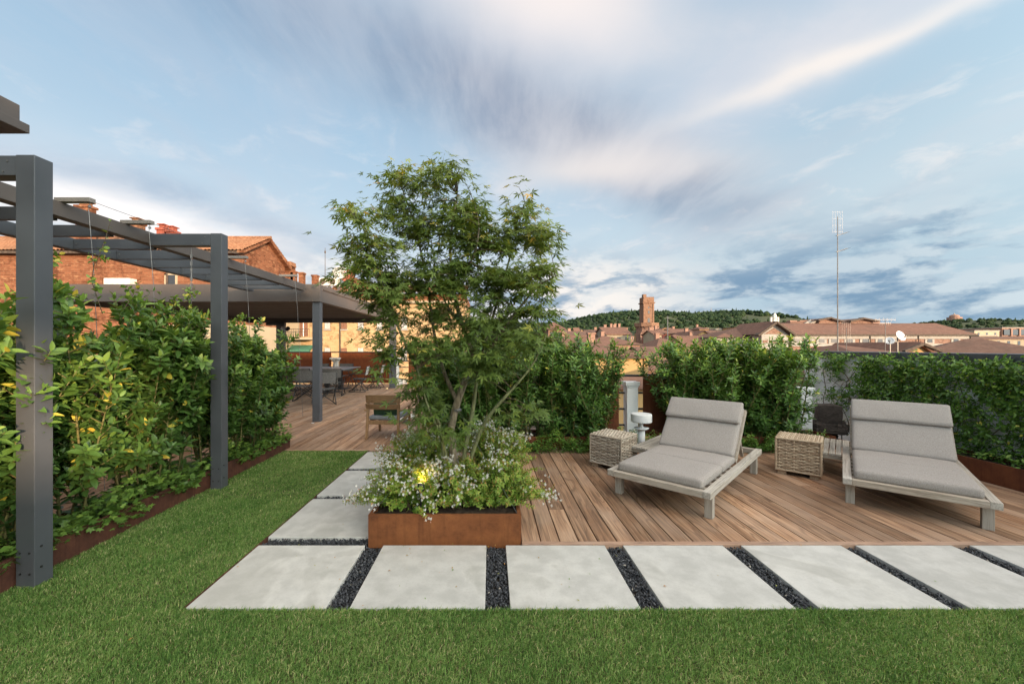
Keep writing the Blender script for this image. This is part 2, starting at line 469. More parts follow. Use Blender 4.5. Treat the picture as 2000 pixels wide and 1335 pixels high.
def brickmat(name, c1, c2, mortar, sc=1.0, yellow=None):
    m_, b, bs = mat(name, c1, 0.9, 0, 0.2)
    o = objco(b)
    x, y, z = b.sep(o)
    v = b.comb(b.m('ADD', x, y), z, 0.0)
    br = b.n('ShaderNodeTexBrick')
    b.put(br.inputs['Vector'], v)
    b.put(br.inputs['Color1'], c1); b.put(br.inputs['Color2'], c2); b.put(br.inputs['Mortar'], mortar)
    br.inputs['Scale'].default_value = 1.0
    br.inputs['Brick Width'].default_value = 0.30 * sc
    br.inputs['Row Height'].default_value = 0.085 * sc
    br.inputs['Mortar Size'].default_value = 0.012 * sc
    br.inputs['Bias'].default_value = 0.0
    n = b.noise(o, 1.3, 7, 0.7)
    n2 = b.noise(b.vm('MULTIPLY', o, (1, 1, 2.2)), 2.2, 6, 0.75)
    col = b.mix(b.m('MULTIPLY', b.mapr(n, 0.48, 0.62), 0.75), br.outputs[0], tuple(q * 0.5 for q in c1))
    col = b.mix(b.m('MULTIPLY', b.mapr(n2, 0.53, 0.63), 0.8), col, yellow or mortar)
    b.put(bs.inputs['Base Color'], col)
    add_bump(b, bs, br.outputs['Fac'], -0.3, 0.02)
    return m_


M['brick_red'] = brickmat('red_brick', (0.131, 0.046, 0.023), (0.249, 0.098, 0.051), (0.196, 0.107, 0.065), 1.35, (0.327, 0.176, 0.098))
M['brick_yellow'] = brickmat('yellow_brick', (0.368, 0.240, 0.124), (0.448, 0.316, 0.176), (0.432, 0.320, 0.192), 1.0, (0.480, 0.368, 0.224))
M['brick_tower'] = brickmat('tower_brick', (0.194, 0.102, 0.067), (0.227, 0.125, 0.086), (0.220, 0.151, 0.107), 3.0)
M['brick_pink'] = brickmat('pale_pink_brick', (0.217, 0.119, 0.090), (0.251, 0.148, 0.114), (0.243, 0.175, 0.141), 2.0)


def tilemat(name, c1, c2, c3, per=0.22):
    m_, b, bs = mat(name, c1, 0.9, 0, 0.15)
    o = objco(b)
    n = b.noise(o, 0.35, 5, 0.6)
    f = b.noise(b.vm('MULTIPLY', o, (1 / per, 1 / per, 1 / per)), 0.9, 3, 0.7)
    col = b.mix(b.mapr(f, 0.3, 0.7), c1, c2)
    col = b.mix(b.m('MULTIPLY', b.mapr(n, 0.45, 0.7), 0.6), col, c3)
    b.put(bs.inputs['Base Color'], col)
    add_bump(b, bs, f, 0.5, 0.05)
    return m_


M['tile_near'] = tilemat('terracotta_tiles', (0.204, 0.095, 0.056), (0.301, 0.168, 0.102), (0.137, 0.084, 0.057))
M['tile'] = tilemat('town_roof_tiles', (0.143, 0.078, 0.061), (0.196, 0.116, 0.089), (0.111, 0.073, 0.059), 0.5)
M['tile2'] = tilemat('brown_roof_tiles', (0.129, 0.076, 0.061), (0.177, 0.111, 0.087), (0.102, 0.072, 0.059), 0.5)


def plaster(name, c):
    return mottled(name, tuple(x * 0.86 for x in c), tuple(min(x * 1.08, 0.8) for x in c), 0.5, 0.9, contrast=(0.3, 0.7))


M['pl_yellow'] = plaster('yellow_plaster', (0.381, 0.255, 0.117))
M['pl_ochre'] = plaster('ochre_plaster', (0.337, 0.205, 0.090))
M['pl_cream'] = plaster('cream_plaster', (0.379, 0.323, 0.233))
M['pl_red'] = plaster('red_plaster', (0.272, 0.085, 0.064))
M['pl_pink'] = plaster('pink_plaster', (0.289, 0.177, 0.138))
M['pl_beige'] = plaster('beige_plaster', (0.306, 0.261, 0.194))
M['trim_grey'] = plaster('pale_stone_trim', (0.322, 0.312, 0.294))
M['glass'] = mat('dark_window_glass', (0.03, 0.035, 0.045), 0.15, 0, 0.6)[0]
M['shutter_grey'] = mottled('grey_shutter', (0.336, 0.336, 0.344), (0.440, 0.440, 0.448), 8, 0.7)
M['shutter_brown'] = mottled('brown_shutter', (0.16, 0.08, 0.05), (0.22, 0.11, 0.07), 8, 0.7)
M['dark_trim'] = mottled('dark_wood_eaves', (0.05, 0.038, 0.03), (0.10, 0.075, 0.06), 6, 0.85)
M['green_awning'] = mottled('green_awning', (0.048, 0.152, 0.104), (0.064, 0.192, 0.128), 6, 0.8)
M['red_clay'] = mottled('red_clay_pot', (0.240, 0.060, 0.040), (0.304, 0.096, 0.064), 6, 0.8)
M['ground_far'] = mottled('city_ground', (0.14, 0.10, 0.08), (0.20, 0.15, 0.12), 0.02, 0.95)
M['hill'] = mottled('hill_meadow', (0.030, 0.047, 0.021), (0.072, 0.085, 0.038), 0.012, 0.95)


def emit(name, c, s):
    m_ = bpy.data.materials.new(name)
    m_.use_nodes = True
    bs = m_.node_tree.nodes['Principled BSDF']
    bs.inputs['Base Color'].default_value = (*c, 1)
    bs.inputs['Emission Color'].default_value = (*c, 1)
    bs.inputs['Emission Strength'].default_value = s
    return m_


M['lamp_glow'] = emit('lamp_lens', (1.0, 0.72, 0.32), 4)

# ------------------------------------------------------------------ mesh helpers
class MB:
    def __init__(s):
        s.v = []; s.f = []
    def add(s, vs, fs):
        k = len(s.v)
        s.v += [tuple(p) for p in vs]
        s.f += [tuple(i + k for i in f) for f in fs]
        return s
    def box(s, c, d, rz=0.0, rx=0.0, taper=1.0):
        m_ = Matrix.Rotation(rz, 3, 'Z') @ Matrix.Rotation(rx, 3, 'X')
        vs = []
        for z in (-.5, .5):
            t = taper if z > 0 else 1.0
            for x, y in ((-.5, -.5), (.5, -.5), (.5, .5), (-.5, .5)):
                vs.append(Vector(c) + m_ @ Vector((x * d[0] * t, y * d[1] * t, z * d[2])))
        return s.add(vs, [(3, 2, 1, 0), (4, 5, 6, 7), (0, 1, 5, 4), (1, 2, 6, 5), (2, 3, 7, 6), (3, 0, 4, 7)])
    def bb(s, x0, x1, y0, y1, z0, z1):
        return s.box(((x0 + x1) / 2, (y0 + y1) / 2, (z0 + z1) / 2), (x1 - x0, y1 - y0, z1 - z0))
    def bar(s, p, q, w, h, up=(0, 0, 1)):
        p, q = Vector(p), Vector(q)
        d = (q - p).normalized()
        r = d.cross(Vector(up))
        if r.length < 1e-5:
            r = d.cross(Vector((1, 0, 0)))
        r.normalize()
        u = r.cross(d).normalized()
        vs = []
        for e in (p, q):
            for a, b_ in ((-.5, -.5), (.5, -.5), (.5, .5), (-.5, .5)):
                vs.append(e + r * a * w + u * b_ * h)
        return s.add(vs, [(0, 1, 2, 3), (7, 6, 5, 4), (4, 5, 1, 0), (5, 6, 2, 1), (6, 7, 3, 2), (7, 4, 0, 3)])
    def tube(s, pts, rad, n=8, cap=True):
        pts = [Vector(p) for p in pts]
        if not hasattr(rad, '__len__'):
            rad = [rad] * len(pts)
        vs = []; fs = []
        u = None
        for i, p in enumerate(pts):
            d = (pts[min(i + 1, len(pts) - 1)] - pts[max(i - 1, 0)]).normalized()
            if u is None:
                u = d.cross(Vector((0.31, 0.87, 0.38))).normalized()
            u = (u - d * u.dot(d)).normalized()
            w = d.cross(u)
            for k in range(n):
                a = 2 * math.pi * k / n
                vs.append(p + (u * math.cos(a) + w * math.sin(a)) * rad[i])
        for i in range(len(pts) - 1):
            for k in range(n):
                k2 = (k + 1) % n
                fs.append((i * n + k, i * n + k2, (i + 1) * n + k2, (i + 1) * n + k))
        if cap:
            fs.append(tuple(range(n - 1, -1, -1)))
            fs.append(tuple((len(pts) - 1) * n + k for k in range(n)))
        return s.add(vs, fs)
    def lathe(s, prof, c=(0, 0, 0), n=20, squash=1.0):
        vs = []; fs = []
        for r, z in prof:
            for k in range(n):
                a = 2 * math.pi * k / n
                vs.append((c[0] + r * math.cos(a), c[1] + r * math.sin(a) * squash, c[2] + z))
        for i in range(len(prof) - 1):
            for k in range(n):
                k2 = (k + 1) % n
                fs.append((i * n + k, i * n + k2, (i + 1) * n + k2, (i + 1) * n + k))
        fs.append(tuple(range(n - 1, -1, -1)))
        fs.append(tuple((len(prof) - 1) * n + k for k in range(n)))
        return s.add(vs, fs)
    def prism(s, poly, axis, a, b_):
        """poly: 2-d points; extruded along axis 'X' (y,z), 'Y' (x,z) or 'Z' (x,y) from a to b_"""
        f = {'X': lambda p, t: (t, p[0], p[1]), 'Y': lambda p, t: (p[0], t, p[1]), 'Z': lambda p, t: (p[0], p[1], t)}[axis]
        n = len(poly)
        vs = [f(p, a) for p in poly] + [f(p, b_) for p in poly]
        fs = [tuple(range(n - 1, -1, -1)), tuple(range(n, 2 * n))]
        fs += [(i, (i + 1) % n, n + (i + 1) % n, n + i) for i in range(n)]
        return s.add(vs, fs)
    def mesh(s, name, mt, smooth=False):
        me = bpy.data.meshes.new(name)
        me.from_pydata([tuple(p) for p in s.v], [], s.f)
        if smooth:
            me.polygons.foreach_set('use_smooth', [True] * len(me.polygons))
        if mt:
            me.materials.append(mt)
        me.update()
        return me
    def build(s, name, mt, parent=None, smooth=False, bevel=0.0, seg=2, local=False):
        o_ = bpy.data.objects.new(name, s.mesh(name, mt, smooth))
        return place(o_, parent, bevel, seg, local)


def place(o_, parent=None, bevel=0.0, seg=2, local=False):
    """link; the mesh is in world coordinates unless local"""
    COL.objects.link(o_)
    if parent is not None:
        o_.parent = parent
        if not local:
            p = parent; off = Vector((0, 0, 0))
            while p is not None:
                off += Vector(p.location); p = p.parent
            o_.location = -off
    if bevel:
        md = o_.modifiers.new('edge', 'BEVEL')
        md.width = bevel; md.segments = seg; md.limit_method = 'ANGLE'; md.angle_limit = R(40)
    return o_


def tag(o_, label=None, cat=None, group=None, kind=None):
    if label: o_['label'] = label
    if cat: o_['category'] = cat
    if group: o_['group'] = group
    if kind: o_['kind'] = kind
    return o_


def thing(name, label, cat, loc=(0, 0, 0), rz=0.0, group=None):
    o_ = bpy.data.objects.new(name, None)
    o_.empty_display_size = 0.1
    COL.objects.link(o_)
    o_.location = loc
    o_.rotation_euler = (0, 0, rz)
    return tag(o_, label, cat, group)


def copy_tree(o_, parent=None):
    c_ = o_.copy()
    COL.objects.link(c_)
    c_.parent = parent
    for ch in list(o_.children):
        copy_tree(ch, c_)
    return c_


def np_mesh(name, verts, faces_list, mt, tint=None, smooth=False):
    """verts (n,3); faces_list: list of int arrays (k,3) or (k,4)"""
    me = bpy.data.meshes.new(name)
    me.vertices.add(len(verts))
    me.vertices.foreach_set('co', np.asarray(verts, np.float32).ravel())
    nl = sum(f.size for f in faces_list)
    npoly = sum(len(f) for f in faces_list)
    me.loops.add(nl)
    me.polygons.add(npoly)
    me.loops.foreach_set('vertex_index', np.concatenate([f.ravel() for f in faces_list]).astype(np.int32))
    starts = []; pos = 0
    for f in faces_list:
        starts.append(pos + np.arange(len(f)) * f.shape[1]); pos += f.size
    me.polygons.foreach_set('loop_start', np.concatenate(starts).astype(np.int32))
    if smooth:
        me.polygons.foreach_set('use_smooth', np.ones(npoly, bool))
    if tint is not None:
        a = me.attributes.new('tint', 'FLOAT', 'POINT')
        a.data.foreach_set('value', np.asarray(tint, np.float32))
    me.materials.append(mt)
    me.update(calc_edges=True)
    me.validate()
    return me


# leaf templates: (verts, quads/tris). y along the leaf, x across, z up
def lance(w=0.34, fold=0.10, curl=-0.12):
    v = [(0, 0, 0), (-w * .42, .22, fold * .6), (0, .22, 0), (w * .42, .22, fold * .6),
         (-w * .5, .52, fold + curl * .3), (0, .52, curl * .3), (w * .5, .52, fold + curl * .3),
         (-w * .3, .80, fold * .6 + curl * .7), (0, .80, curl * .7), (w * .3, .80, fold * .6 + curl * .7), (0, 1.0, curl)]
    q = [(1, 2, 5, 4), (2, 3, 6, 5), (4, 5, 8, 7), (5, 6, 9, 8)]
    t = [(0, 2, 1), (0, 3, 2), (7, 8, 10), (8, 9, 10)]
    return np.array(v), [np.array(q), np.array(t)]


def simple_leaf(w=0.4, fold=0.12):
    v = [(0, 0, 0), (-w * .5, .45, fold), (0, .45, 0), (w * .5, .45, fold), (0, 1, -.08)]
    return np.array(v), [np.array([(0, 2, 1), (0, 3, 2), (1, 2, 4), (2, 3, 4)])]


def palmate(lobes=((-95, .55), (-52, .82), (-0, 1.0), (52, .82), (95, .55)), lw=11, droop=-0.18):
    v = [(0, 0, 0)]; t = []
    for a, l in lobes:
        a0 = R(a); k = len(v)
        for da, rr in ((-lw * 1.7, .42), (0, 1.0), (lw * 1.7, .42)):
            aa = a0 + R(da)
            v.append((math.sin(aa) * l * rr, math.cos(aa) * l * rr, droop * (l * rr) ** 2 + (0.04 if da == 0 else 0.0)))
        t += [(0, k + 1, k), (0, k + 2, k + 1)]
    return np.array(v), [np.array(t)]


def ivy_leaf():
    v = [(0, 0, 0), (-.42, .12, .03), (-.20, .40, .05), (-.50, .62, -.02), (-.17, .66, .05), (0, 1.05, -.05), (.17, .66, .05), (.50, .62, -.02), (.20, .40, .05), (.42, .12, .03), (0, .45, 0)]
    t = [(10, i + 1, i) for i in range(0, 9)] + [(10, 0, 9)]
    return np.array(v), [np.array(t)]


def unit(a):
    return a / np.maximum(np.linalg.norm(a, axis=1, keepdims=True), 1e-9)


def frames(Dv, Nv):
    Dv = unit(Dv)
    Rv = np.cross(Dv, Nv)
    bad = np.linalg.norm(Rv, axis=1) < 1e-4
    Rv[bad] = np.array([1.0, 0, 0])
    Rv = unit(Rv)
    return Rv, Dv, np.cross(Rv, Dv)


def leaf_mesh(name, P, Dv, Nv, S, T, templ, mt, smooth=False):
    tv, tf = templ
    P = np.asarray(P, float); S = np.asarray(S, float); T = np.asarray(T, float)
    Rv, D_, N_ = frames(np.asarray(Dv, float), np.asarray(Nv, float))
    n, k = len(P), len(tv)
    V = P[:, None, :] + S[:, None, None] * (tv[None, :, 0:1] * Rv[:, None, :] + tv[None, :, 1:2] * D_[:, None, :] + tv[None, :, 2:3] * N_[:, None, :])
    off = (np.arange(n) * k)[:, None, None]
    fl = [(f[None] + off).reshape(-1, f.shape[1]) for f in tf]
    return np_mesh(name, V.reshape(-1, 3), fl, mt, np.repeat(T, k), smooth)


_leafcache = {}


def leaf_parts(parent, P, Dv, Nv, S, T, templ, mt, key, name='leaf'):
    """single leaves as parts that share a few meshes (one per tone)"""
    Rv, D_, N_ = frames(np.asarray(Dv, float), np.asarray(Nv, float))
    off = Vector((0, 0, 0)); p = parent
    while p is not None:
        off += Vector(p.location); p = p.parent
    for i in range(len(P)):
        q = int(np.clip(T[i], 0, 0.999) * 10)
        if (key, q) not in _leafcache:
            _leafcache[(key, q)] = np_mesh('leaf', templ[0], templ[1], mt, np.full(len(templ[0]), (q + 0.5) / 10))
        o_ = bpy.data.objects.new(name, _leafcache[(key, q)])
        COL.objects.link(o_)
        o_.parent = parent
        s = S[i]
        m4 = Matrix(((Rv[i][0] * s, D_[i][0] * s, N_[i][0] * s, P[i][0] - off.x), (Rv[i][1] * s, D_[i][1] * s, N_[i][1] * s, P[i][1] - off.y), (Rv[i][2] * s, D_[i][2] * s, N_[i][2] * s, P[i][2] - off.z), (0, 0, 0, 1)))
        o_.matrix_local = m4


def split_leaves(parent, P, Dv, Nv, S, T, templ, mt, key, n_parts, score=None, cname='foliage', partname='leaf'):
    P, Dv, Nv, S, T = (np.asarray(q, float) for q in (P, Dv, Nv, S, T))
    if score is None:
        score = S / np.linalg.norm(P - np.array([0, 0, 1.6]), axis=1)
    order = np.argsort(-score)
    a, b_ = order[:n_parts], order[n_parts:]
    if n_parts:
        leaf_parts(parent, P[a], Dv[a], Nv[a], S[a], T[a], templ, mt, key, partname)
    o_ = bpy.data.objects.new(cname, leaf_mesh(cname, P[b_], Dv[b_], Nv[b_], S[b_], T[b_], templ, mt))
    place(o_, parent)
    o_['kind'] = 'stuff'
    return o_


def clamp01(a):
    return np.clip(a, 0.0, 1.0)

#@@STRUCTURE
# ================================================================== SETTING
g = MB(); g.add([(-7000, -3000, -17), (7000, -3000, -17), (7000, 8500, -17), (-7000, 8500, -17)], [(0, 1, 2, 3)])
tag(g.build('ground', M['ground_far']), kind='structure')
s_ = MB()
s_.bb(-5.7, 6.75, -4.5, 7.05, -0.5, -0.062)
s_.bb(-13, -0.9, 7.05, 17.4, -0.5, -0.064)
tag(s_.build('terrace_slab', M['dark_under']), kind='structure')
s_ = MB()
s_.bb(-5.6, 6.7, -4.4, 7.0, -17, -0.5); s_.bb(-12.9, -1.0, 7.0, 17.3, -17, -0.5)
tag(s_.build('terrace_building', M['pl_ochre']), 'ochre building that carries the roof terrace', 'building')

# lawn
PX0, PX1, PY0, PY1 = -1.873, -1.015, 2.431, 3.205
l_ = MB()
l_.bb(-3.19, 7.0, -4.4, PY0 - 0.008, -0.06, -0.018)
l_.bb(-3.19, PX0 - 0.008, PY0 - 0.008, 6.13, -0.06, -0.018)
tag(l_.build('lawn', M['lawn']), kind='structure')


def grass():
    def area(x0, x1, y0, y1, n):
        return np.column_stack([RNG.uniform(x0, x1, n), RNG.uniform(y0, y1, n)])
    A = area(-3.19, 5.0, 1.55, PY0 - 0.006, 250000)
    B = area(-3.19, PX0 - 0.012, PY0, 4.2, 66000)
    C = area(-3.19, PX0 - 0.012, 4.2, 6.13, 34000)
    E = area(-3.19, 6.9, PY0 - 0.03, PY0 - 0.002, 6500)
    E2 = area(PX0 - 0.04, PX0 - 0.008, PY0, 6.13, 3000)
    P = np.vstack([A, B, C, E, E2])
    n = len(P)
    # tone from smooth patches
    def fbm(P, s, seed):
        r = np.random.default_rng(seed); v = np.zeros(len(P))
        for k in range(7):
            a = r.uniform(0, 6.28); f = s * r.uniform(0.6, 2.2)
            v += np.sin((P[:, 0] * math.cos(a) + P[:, 1] * math.sin(a)) * f + r.uniform(0, 6.28))
        return v / 7
    patch = fbm(P, 5, 3) * 0.5 + fbm(P, 17, 5) * 0.5
    tone = 0.42 + 0.30 * patch + RNG.normal(0, 0.26, n)
    dry = (RNG.random(n) < 0.025 + 0.16 * np.clip(fbm(P, 9, 9) - 0.1, 0, 1))
    tone[dry] = RNG.uniform(0.85, 1.0, dry.sum())
    h = RNG.uniform(0.012, 0.025, n) * (1 + 0.25 * fbm(P, 22, 8))
    h[-9500:] *= 1.25
    az = RNG.uniform(0, 2 * math.pi, n)
    lean = np.abs(RNG.normal(0.62, 0.38, n))
    wid = RNG.uniform(0.0010, 0.0019, n) * (1 + 0.25 * np.clip(P[:, 1] - 2.5, 0, 4))
    d = np.column_stack([np.cos(az), np.sin(az), np.zeros(n)])
    sd = np.column_stack([-np.sin(az + 0.5), np.cos(az + 0.5), np.zeros(n)])
    base = np.column_stack([P, np.full(n, -0.013)])
    mid = base + d * (h * lean * 0.4)[:, None] + np.array([0, 0, 1]) * (h * 0.6)[:, None]
    tip = base + d * (h * lean * 1.25)[:, None] + np.array([0, 0, 1]) * (h * (1.0 - 0.25 * lean))[:, None]
    V = np.empty((n, 5, 3))
    V[:, 0] = base - sd * wid[:, None]; V[:, 1] = base + sd * wid[:, None]
    V[:, 2] = mid - sd * wid[:, None] * 0.85; V[:, 3] = mid + sd * wid[:, None] * 0.85
    V[:, 4] = tip
    o = np.arange(n) * 5
    q = np.column_stack([o, o + 1, o + 3, o + 2]); t = np.column_stack([o + 2, o + 3, o + 4])
    me = np_mesh('grass', V.reshape(-1, 3), [q, t], M['grass'], np.repeat(clamp01(tone), 5))
    tag(place(bpy.data.objects.new('grass', me)), 'short mown green lawn grass with dry straw flecks', 'grass', kind='stuff')


grass()

# path of concrete pavers
path = tag(MB().bb(PX0, 6.6, PY0, PY1, -0.058, -0.045).bb(PX0, PX1 + 0.012, PY1, 6.14, -0.058, -0.046).build('path', M['dark_under']), kind='structure')
rowx = [(-1.873, -1.012), (-0.866, -0.033), (0.122, 0.922), (1.068, 1.873), (2.02, 2.826), (2.945, 3.72), (3.866, 4.66), (4.81, 5.61), (5.76, 6.56)]
coly = [(3.342, 4.185), (4.280, 5.140), (5.240, 6.05)]
for a, c_ in rowx:
    MB().bb(a, c_, PY0, PY1, -0.045, 0.0).build('paver', M['paver'], path, bevel=0.004)
for a, c_ in coly:
    MB().bb(PX0, PX1, a, c_, -0.045, 0.0).build('paver', M['paver'], path, bevel=0.004)
MB().bb(PX0 - 0.006, PX0 - 0.001, PY0, 6.14, -0.05, 0.006).build('metal_edging', M['corten_dark'], path)
MB().bb(PX0, 6.6, PY0 - 0.006, PY0 - 0.001, -0.05, -0.014).build('metal_edging', M['corten_dark'], path)


def gravel():
    strips = [(rowx[i][1], rowx[i + 1][0], PY0, PY1, 1.0) for i in range(len(rowx) - 1)]
    strips += [(PX0, PX1 + 0.01, PY1, coly[0][0], 1.0), (PX0, PX1, coly[0][1], coly[1][0], 1), (PX0, PX1, coly[1][1], coly[2][0], 1), (PX0, PX1, coly[2][1], 6.13, 1)]
    C = []
    for x0, x1, y0, y1, k in strips:
        n = int((x1 - x0) * (y1 - y0) * 9500)
        C.append(np.column_stack([RNG.uniform(x0 + .004, x1 - .004, n), RNG.uniform(y0 + .004, y1 - .004, n), RNG.uniform(-0.042, -0.012, n)]))
    C = np.vstack(C); n = len(C)
    tv = np.array([(1, 0, .1), (.2, 1, -.1), (-1, .1, 0), (-.1, -1, .1), (.15, .1, .9), (-.1, 0, -.9), (.7, .65, .35), (-.6, -.55, .4)])
    tf = np.array([(0, 6, 4), (6, 1, 4), (1, 2, 4), (2, 7, 4), (7, 3, 4), (3, 0, 4), (6, 0, 5), (1, 6, 5), (2, 1, 5), (7, 2, 5), (3, 7, 5), (0, 3, 5)])
    S = RNG.uniform(0.006, 0.0125, (n, 1, 1)) * np.column_stack([RNG.uniform(.8, 1.5, n), RNG.uniform(.6, 1.0, n), RNG.uniform(.35, .7, n)])[:, None, :]
    V = tv[None] * S + RNG.normal(0, 0.0007, (n, 8, 3))
    q = RNG.normal(size=(n, 4)); q /= np.linalg.norm(q, axis=1, keepdims=True)
    w, x, y, z = q.T
    Rm = np.stack([np.stack([1 - 2 * (y * y + z * z), 2 * (x * y - z * w), 2 * (x * z + y * w)], -1), np.stack([2 * (x * y + z * w), 1 - 2 * (x * x + z * z), 2 * (y * z - x * w)], -1), np.stack([2 * (x * z - y * w), 2 * (y * z + x * w), 1 - 2 * (x * x + y * y)], -1)], 1)
    V = np.einsum('nij,nkj->nki', Rm, V) + C[:, None, :]
    T = RNG.beta(1.6, 2.6, n); T[RNG.random(n) < 0.006] = 1.0
    off = (np.arange(n) * 8)[:, None, None]
    me = np_mesh('gravel', V.reshape(-1, 3), [(tf[None] + off).reshape(-1, 3)], M['slate'], np.repeat(T, 8))
    tag(place(bpy.data.objects.new('gravel', me)), 'dark slate chippings filling the joints between pavers', 'gravel', kind='stuff')


gravel()

# timber deck, every board a part
deck = tag(MB().bb(0.256, 6.6, 3.27, 6.85, -0.060, -0.036).bb(-13, -0.9, 6.2, 17.3, -0.060, -0.037).bb(-5.6, -3.66, -3, 6.2, -0.060, -0.038).build('deck', M['dark_under']), kind='structure')
PITCH = 0.157


def boards(x0, x1, y0, y1, joints, key=0):
    r = random.Random(41 + key)
    x = x0; i = 0
    while x + 0.10 < x1:
        ys = [y0]
        for j in range(joints):
            ys.append(y0 + (y1 - y0) * (j + 0.5 + r.uniform(-0.35, 0.35)) / joints)
        ys.append(y1)
        if joints and r.random() < 0.4:
            ys.pop(1)
        for a, e in zip(ys[:-1], ys[1:]):
            dz_ = r.uniform(-0.0015, 0.0015)
            MB().bb(x, min(x + PITCH - 0.009, x1), a + 0.0015, e - 0.0015, -0.034 + dz_, dz_).build('plank', M['deck'], deck, bevel=0.003)
        x += PITCH; i += 1


boards(0.262, 5.86, 3.266, 6.35, 1, 1)
boards(-8.1, -1.0, 6.18, 17.2, 2, 2)
boards(-5.3, -3.66, 1.0, 6.17, 1, 3)
boards(-0.99, 0.25, 4.56, 6.35, 0, 4)
MB().bb(0.256, 5.86, 3.212, 3.262, -0.05, 0.004).build('edge_board', M['deck_x'], deck, bevel=0.003)
MB().bb(-3.19, -1.0, 6.14, 6.176, -0.05, 0.004).build('edge_board', M['deck_x'], deck, bevel=0.003)

# ------------------------------------------------------------------ hills
def ridge_hill(name, dist, depth, prof, seed, mt):
    """terrain whose skyline follows prof [(px, py)] seen from the terrace"""
    r = np.random.default_rng(seed)
    xs = np.array([(p[0] - 958) / 775 * dist for p in prof]); zs = np.array([1.6 + (677 - p[1]) / 775 * dist for p in prof])
    nx, ny = 90, 26
    X = np.linspace(xs[0], xs[-1], nx)
    H = np.interp(X, xs, zs)
    V = []; 
    for j in range(ny):
        t = j / (ny - 1)          # 0 front foot .. 1 far foot
        y = dist + (t - 0.6) * depth
        prof_t = math.sin(min(t / 0.6, 1) * math.pi / 2) if t <= 0.6 else math.cos((t - 0.6) / 0.4 * math.pi / 2)
        for i in range(nx):
            k = y / dist if t <= 0.6 else 1.0
            z = -17 + (H[i] + 17) * prof_t
            z += 4.0 * math.sin(X[i] * 0.013 + 5 * t) * math.sin(t * math.pi) * min(t / 0.6, 1) * (1 - prof_t) * 2
            V.append((X[i], y, z))
    V = np.array(V)
    idx = lambda i, j: j * nx + i
    q = np.array([(idx(i, j), idx(i + 1, j), idx(i + 1, j + 1), idx(i, j + 1)) for j in range(ny - 1) for i in range(nx - 1)])
    me = np_mesh(name, V, [q], mt, None, True)
    tag(place(bpy.data.objects.new(name, me)), kind='structure')
    return V.reshape(ny, nx, 3)


def tree_clumps(name, grid, n, size, seed, label, clear=None):
    r = np.random.default_rng(seed)
    ny, nx, _ = grid.shape
    C = []
    while len(C) < n:
        i, j = r.uniform(0, nx - 1.001), r.uniform(2, ny * 0.66)
        i0, j0 = int(i), int(j)
        fx, fy = i - i0, j - j0
        p = (grid[j0, i0] * (1 - fx) + grid[j0, i0 + 1] * fx) * (1 - fy) + (grid[j0 + 1, i0] * (1 - fx) + grid[j0 + 1, i0 + 1] * fx) * fy
        m = math.sin(p[0] * 0.021 + p[2] * 0.09) + math.sin(p[0] * 0.009 - p[2] * 0.05 + 1.3)
        if m < -0.85 and j < ny * 0.5 and r.random() < 0.9:
            continue
        C.append(p)
    C = np.array(C)
    s = r.uniform(0.55, 1.25, n) * size
    tall = r.random(n) < 0.10
    # lumpy crown of jittered points
    base = []
    for zc, rr, m in ((-.8, .6, 5), (-.2, 1.0, 7), (.45, .85, 6)):
        for k in range(m):
            a = 2 * math.pi * k / m + zc
            base.append((rr * math.cos(a), rr * math.sin(a), zc))
    base.append((0, 0, 1.05))
    base = np.array(base)
    f = []
    for k in range(5):
        f += [(k, (k + 1) % 5, 5 + int(k * 7 / 5) % 7)]
    for k in range(7):
        a, b2 = 5 + k, 5 + (k + 1) % 7
        f += [(a, 0 + int((k + 1) * 5 / 7) % 5, b2), (a, b2, 12 + int(k * 6 / 7) % 6)]
    for k in range(6):
        a, b2 = 12 + k, 12 + (k + 1) % 6
        f += [(a, 5 + int((k + 1) * 7 / 6) % 7, b2), (a, b2, 18)]
    f = np.array(f)
    sc = np.stack([s, s, s * r.uniform(0.7, 1.1, n)], 1)
    sc[tall] *= np.array([0.35, 0.35, 1.5])
    V = base[None] * sc[:, None, :] * r.uniform(0.72, 1.25, (n, len(base), 1)) + C[:, None, :] + np.array([0, 0, 0.45])[None, None] * s[:, None, None]
    T = clamp01(r.normal(0.42, 0.2, n))
    off = (np.arange(n) * len(base))[:, None, None]
    me = np_mesh(name, V.reshape(-1, 3), [(f[None] + off).reshape(-1, 3)], M['wood_far'], np.repeat(T, len(base)))
    tag(place(bpy.data.objects.new(name, me)), label, 'wood', kind='stuff')


HA = ridge_hill('hill', 1100, 900, [(560, 650), (760, 642), (900, 640), (1040, 637), (1095, 634), (1130, 624), (1165, 618), (1205, 614), (1225, 611), (1245, 614), (1300, 617), (1330, 619), (1360, 615), (1385, 613), (1400, 612), (1420, 614), (1440, 622), (1470, 626), (1500, 632), (1600, 642), (1750, 652)], 3, M['hill'])
tree_clumps('woodland', HA, 5200, 5.0, 5, 'dense dark woodland covering the hill behind the brick tower')
HB = ridge_hill('hill', 2600, 1500, [(1700, 645), (1790, 636), (1820, 631), (1850, 628), (1868, 626), (1900, 629), (1930, 632), (1970, 630), (2010, 634), (2120, 640), (2300, 650)], 4, M['hill'])
tree_clumps('woodland', HB, 1500, 11, 6, 'bluish woodland on the far hill below the domed sanctuary')

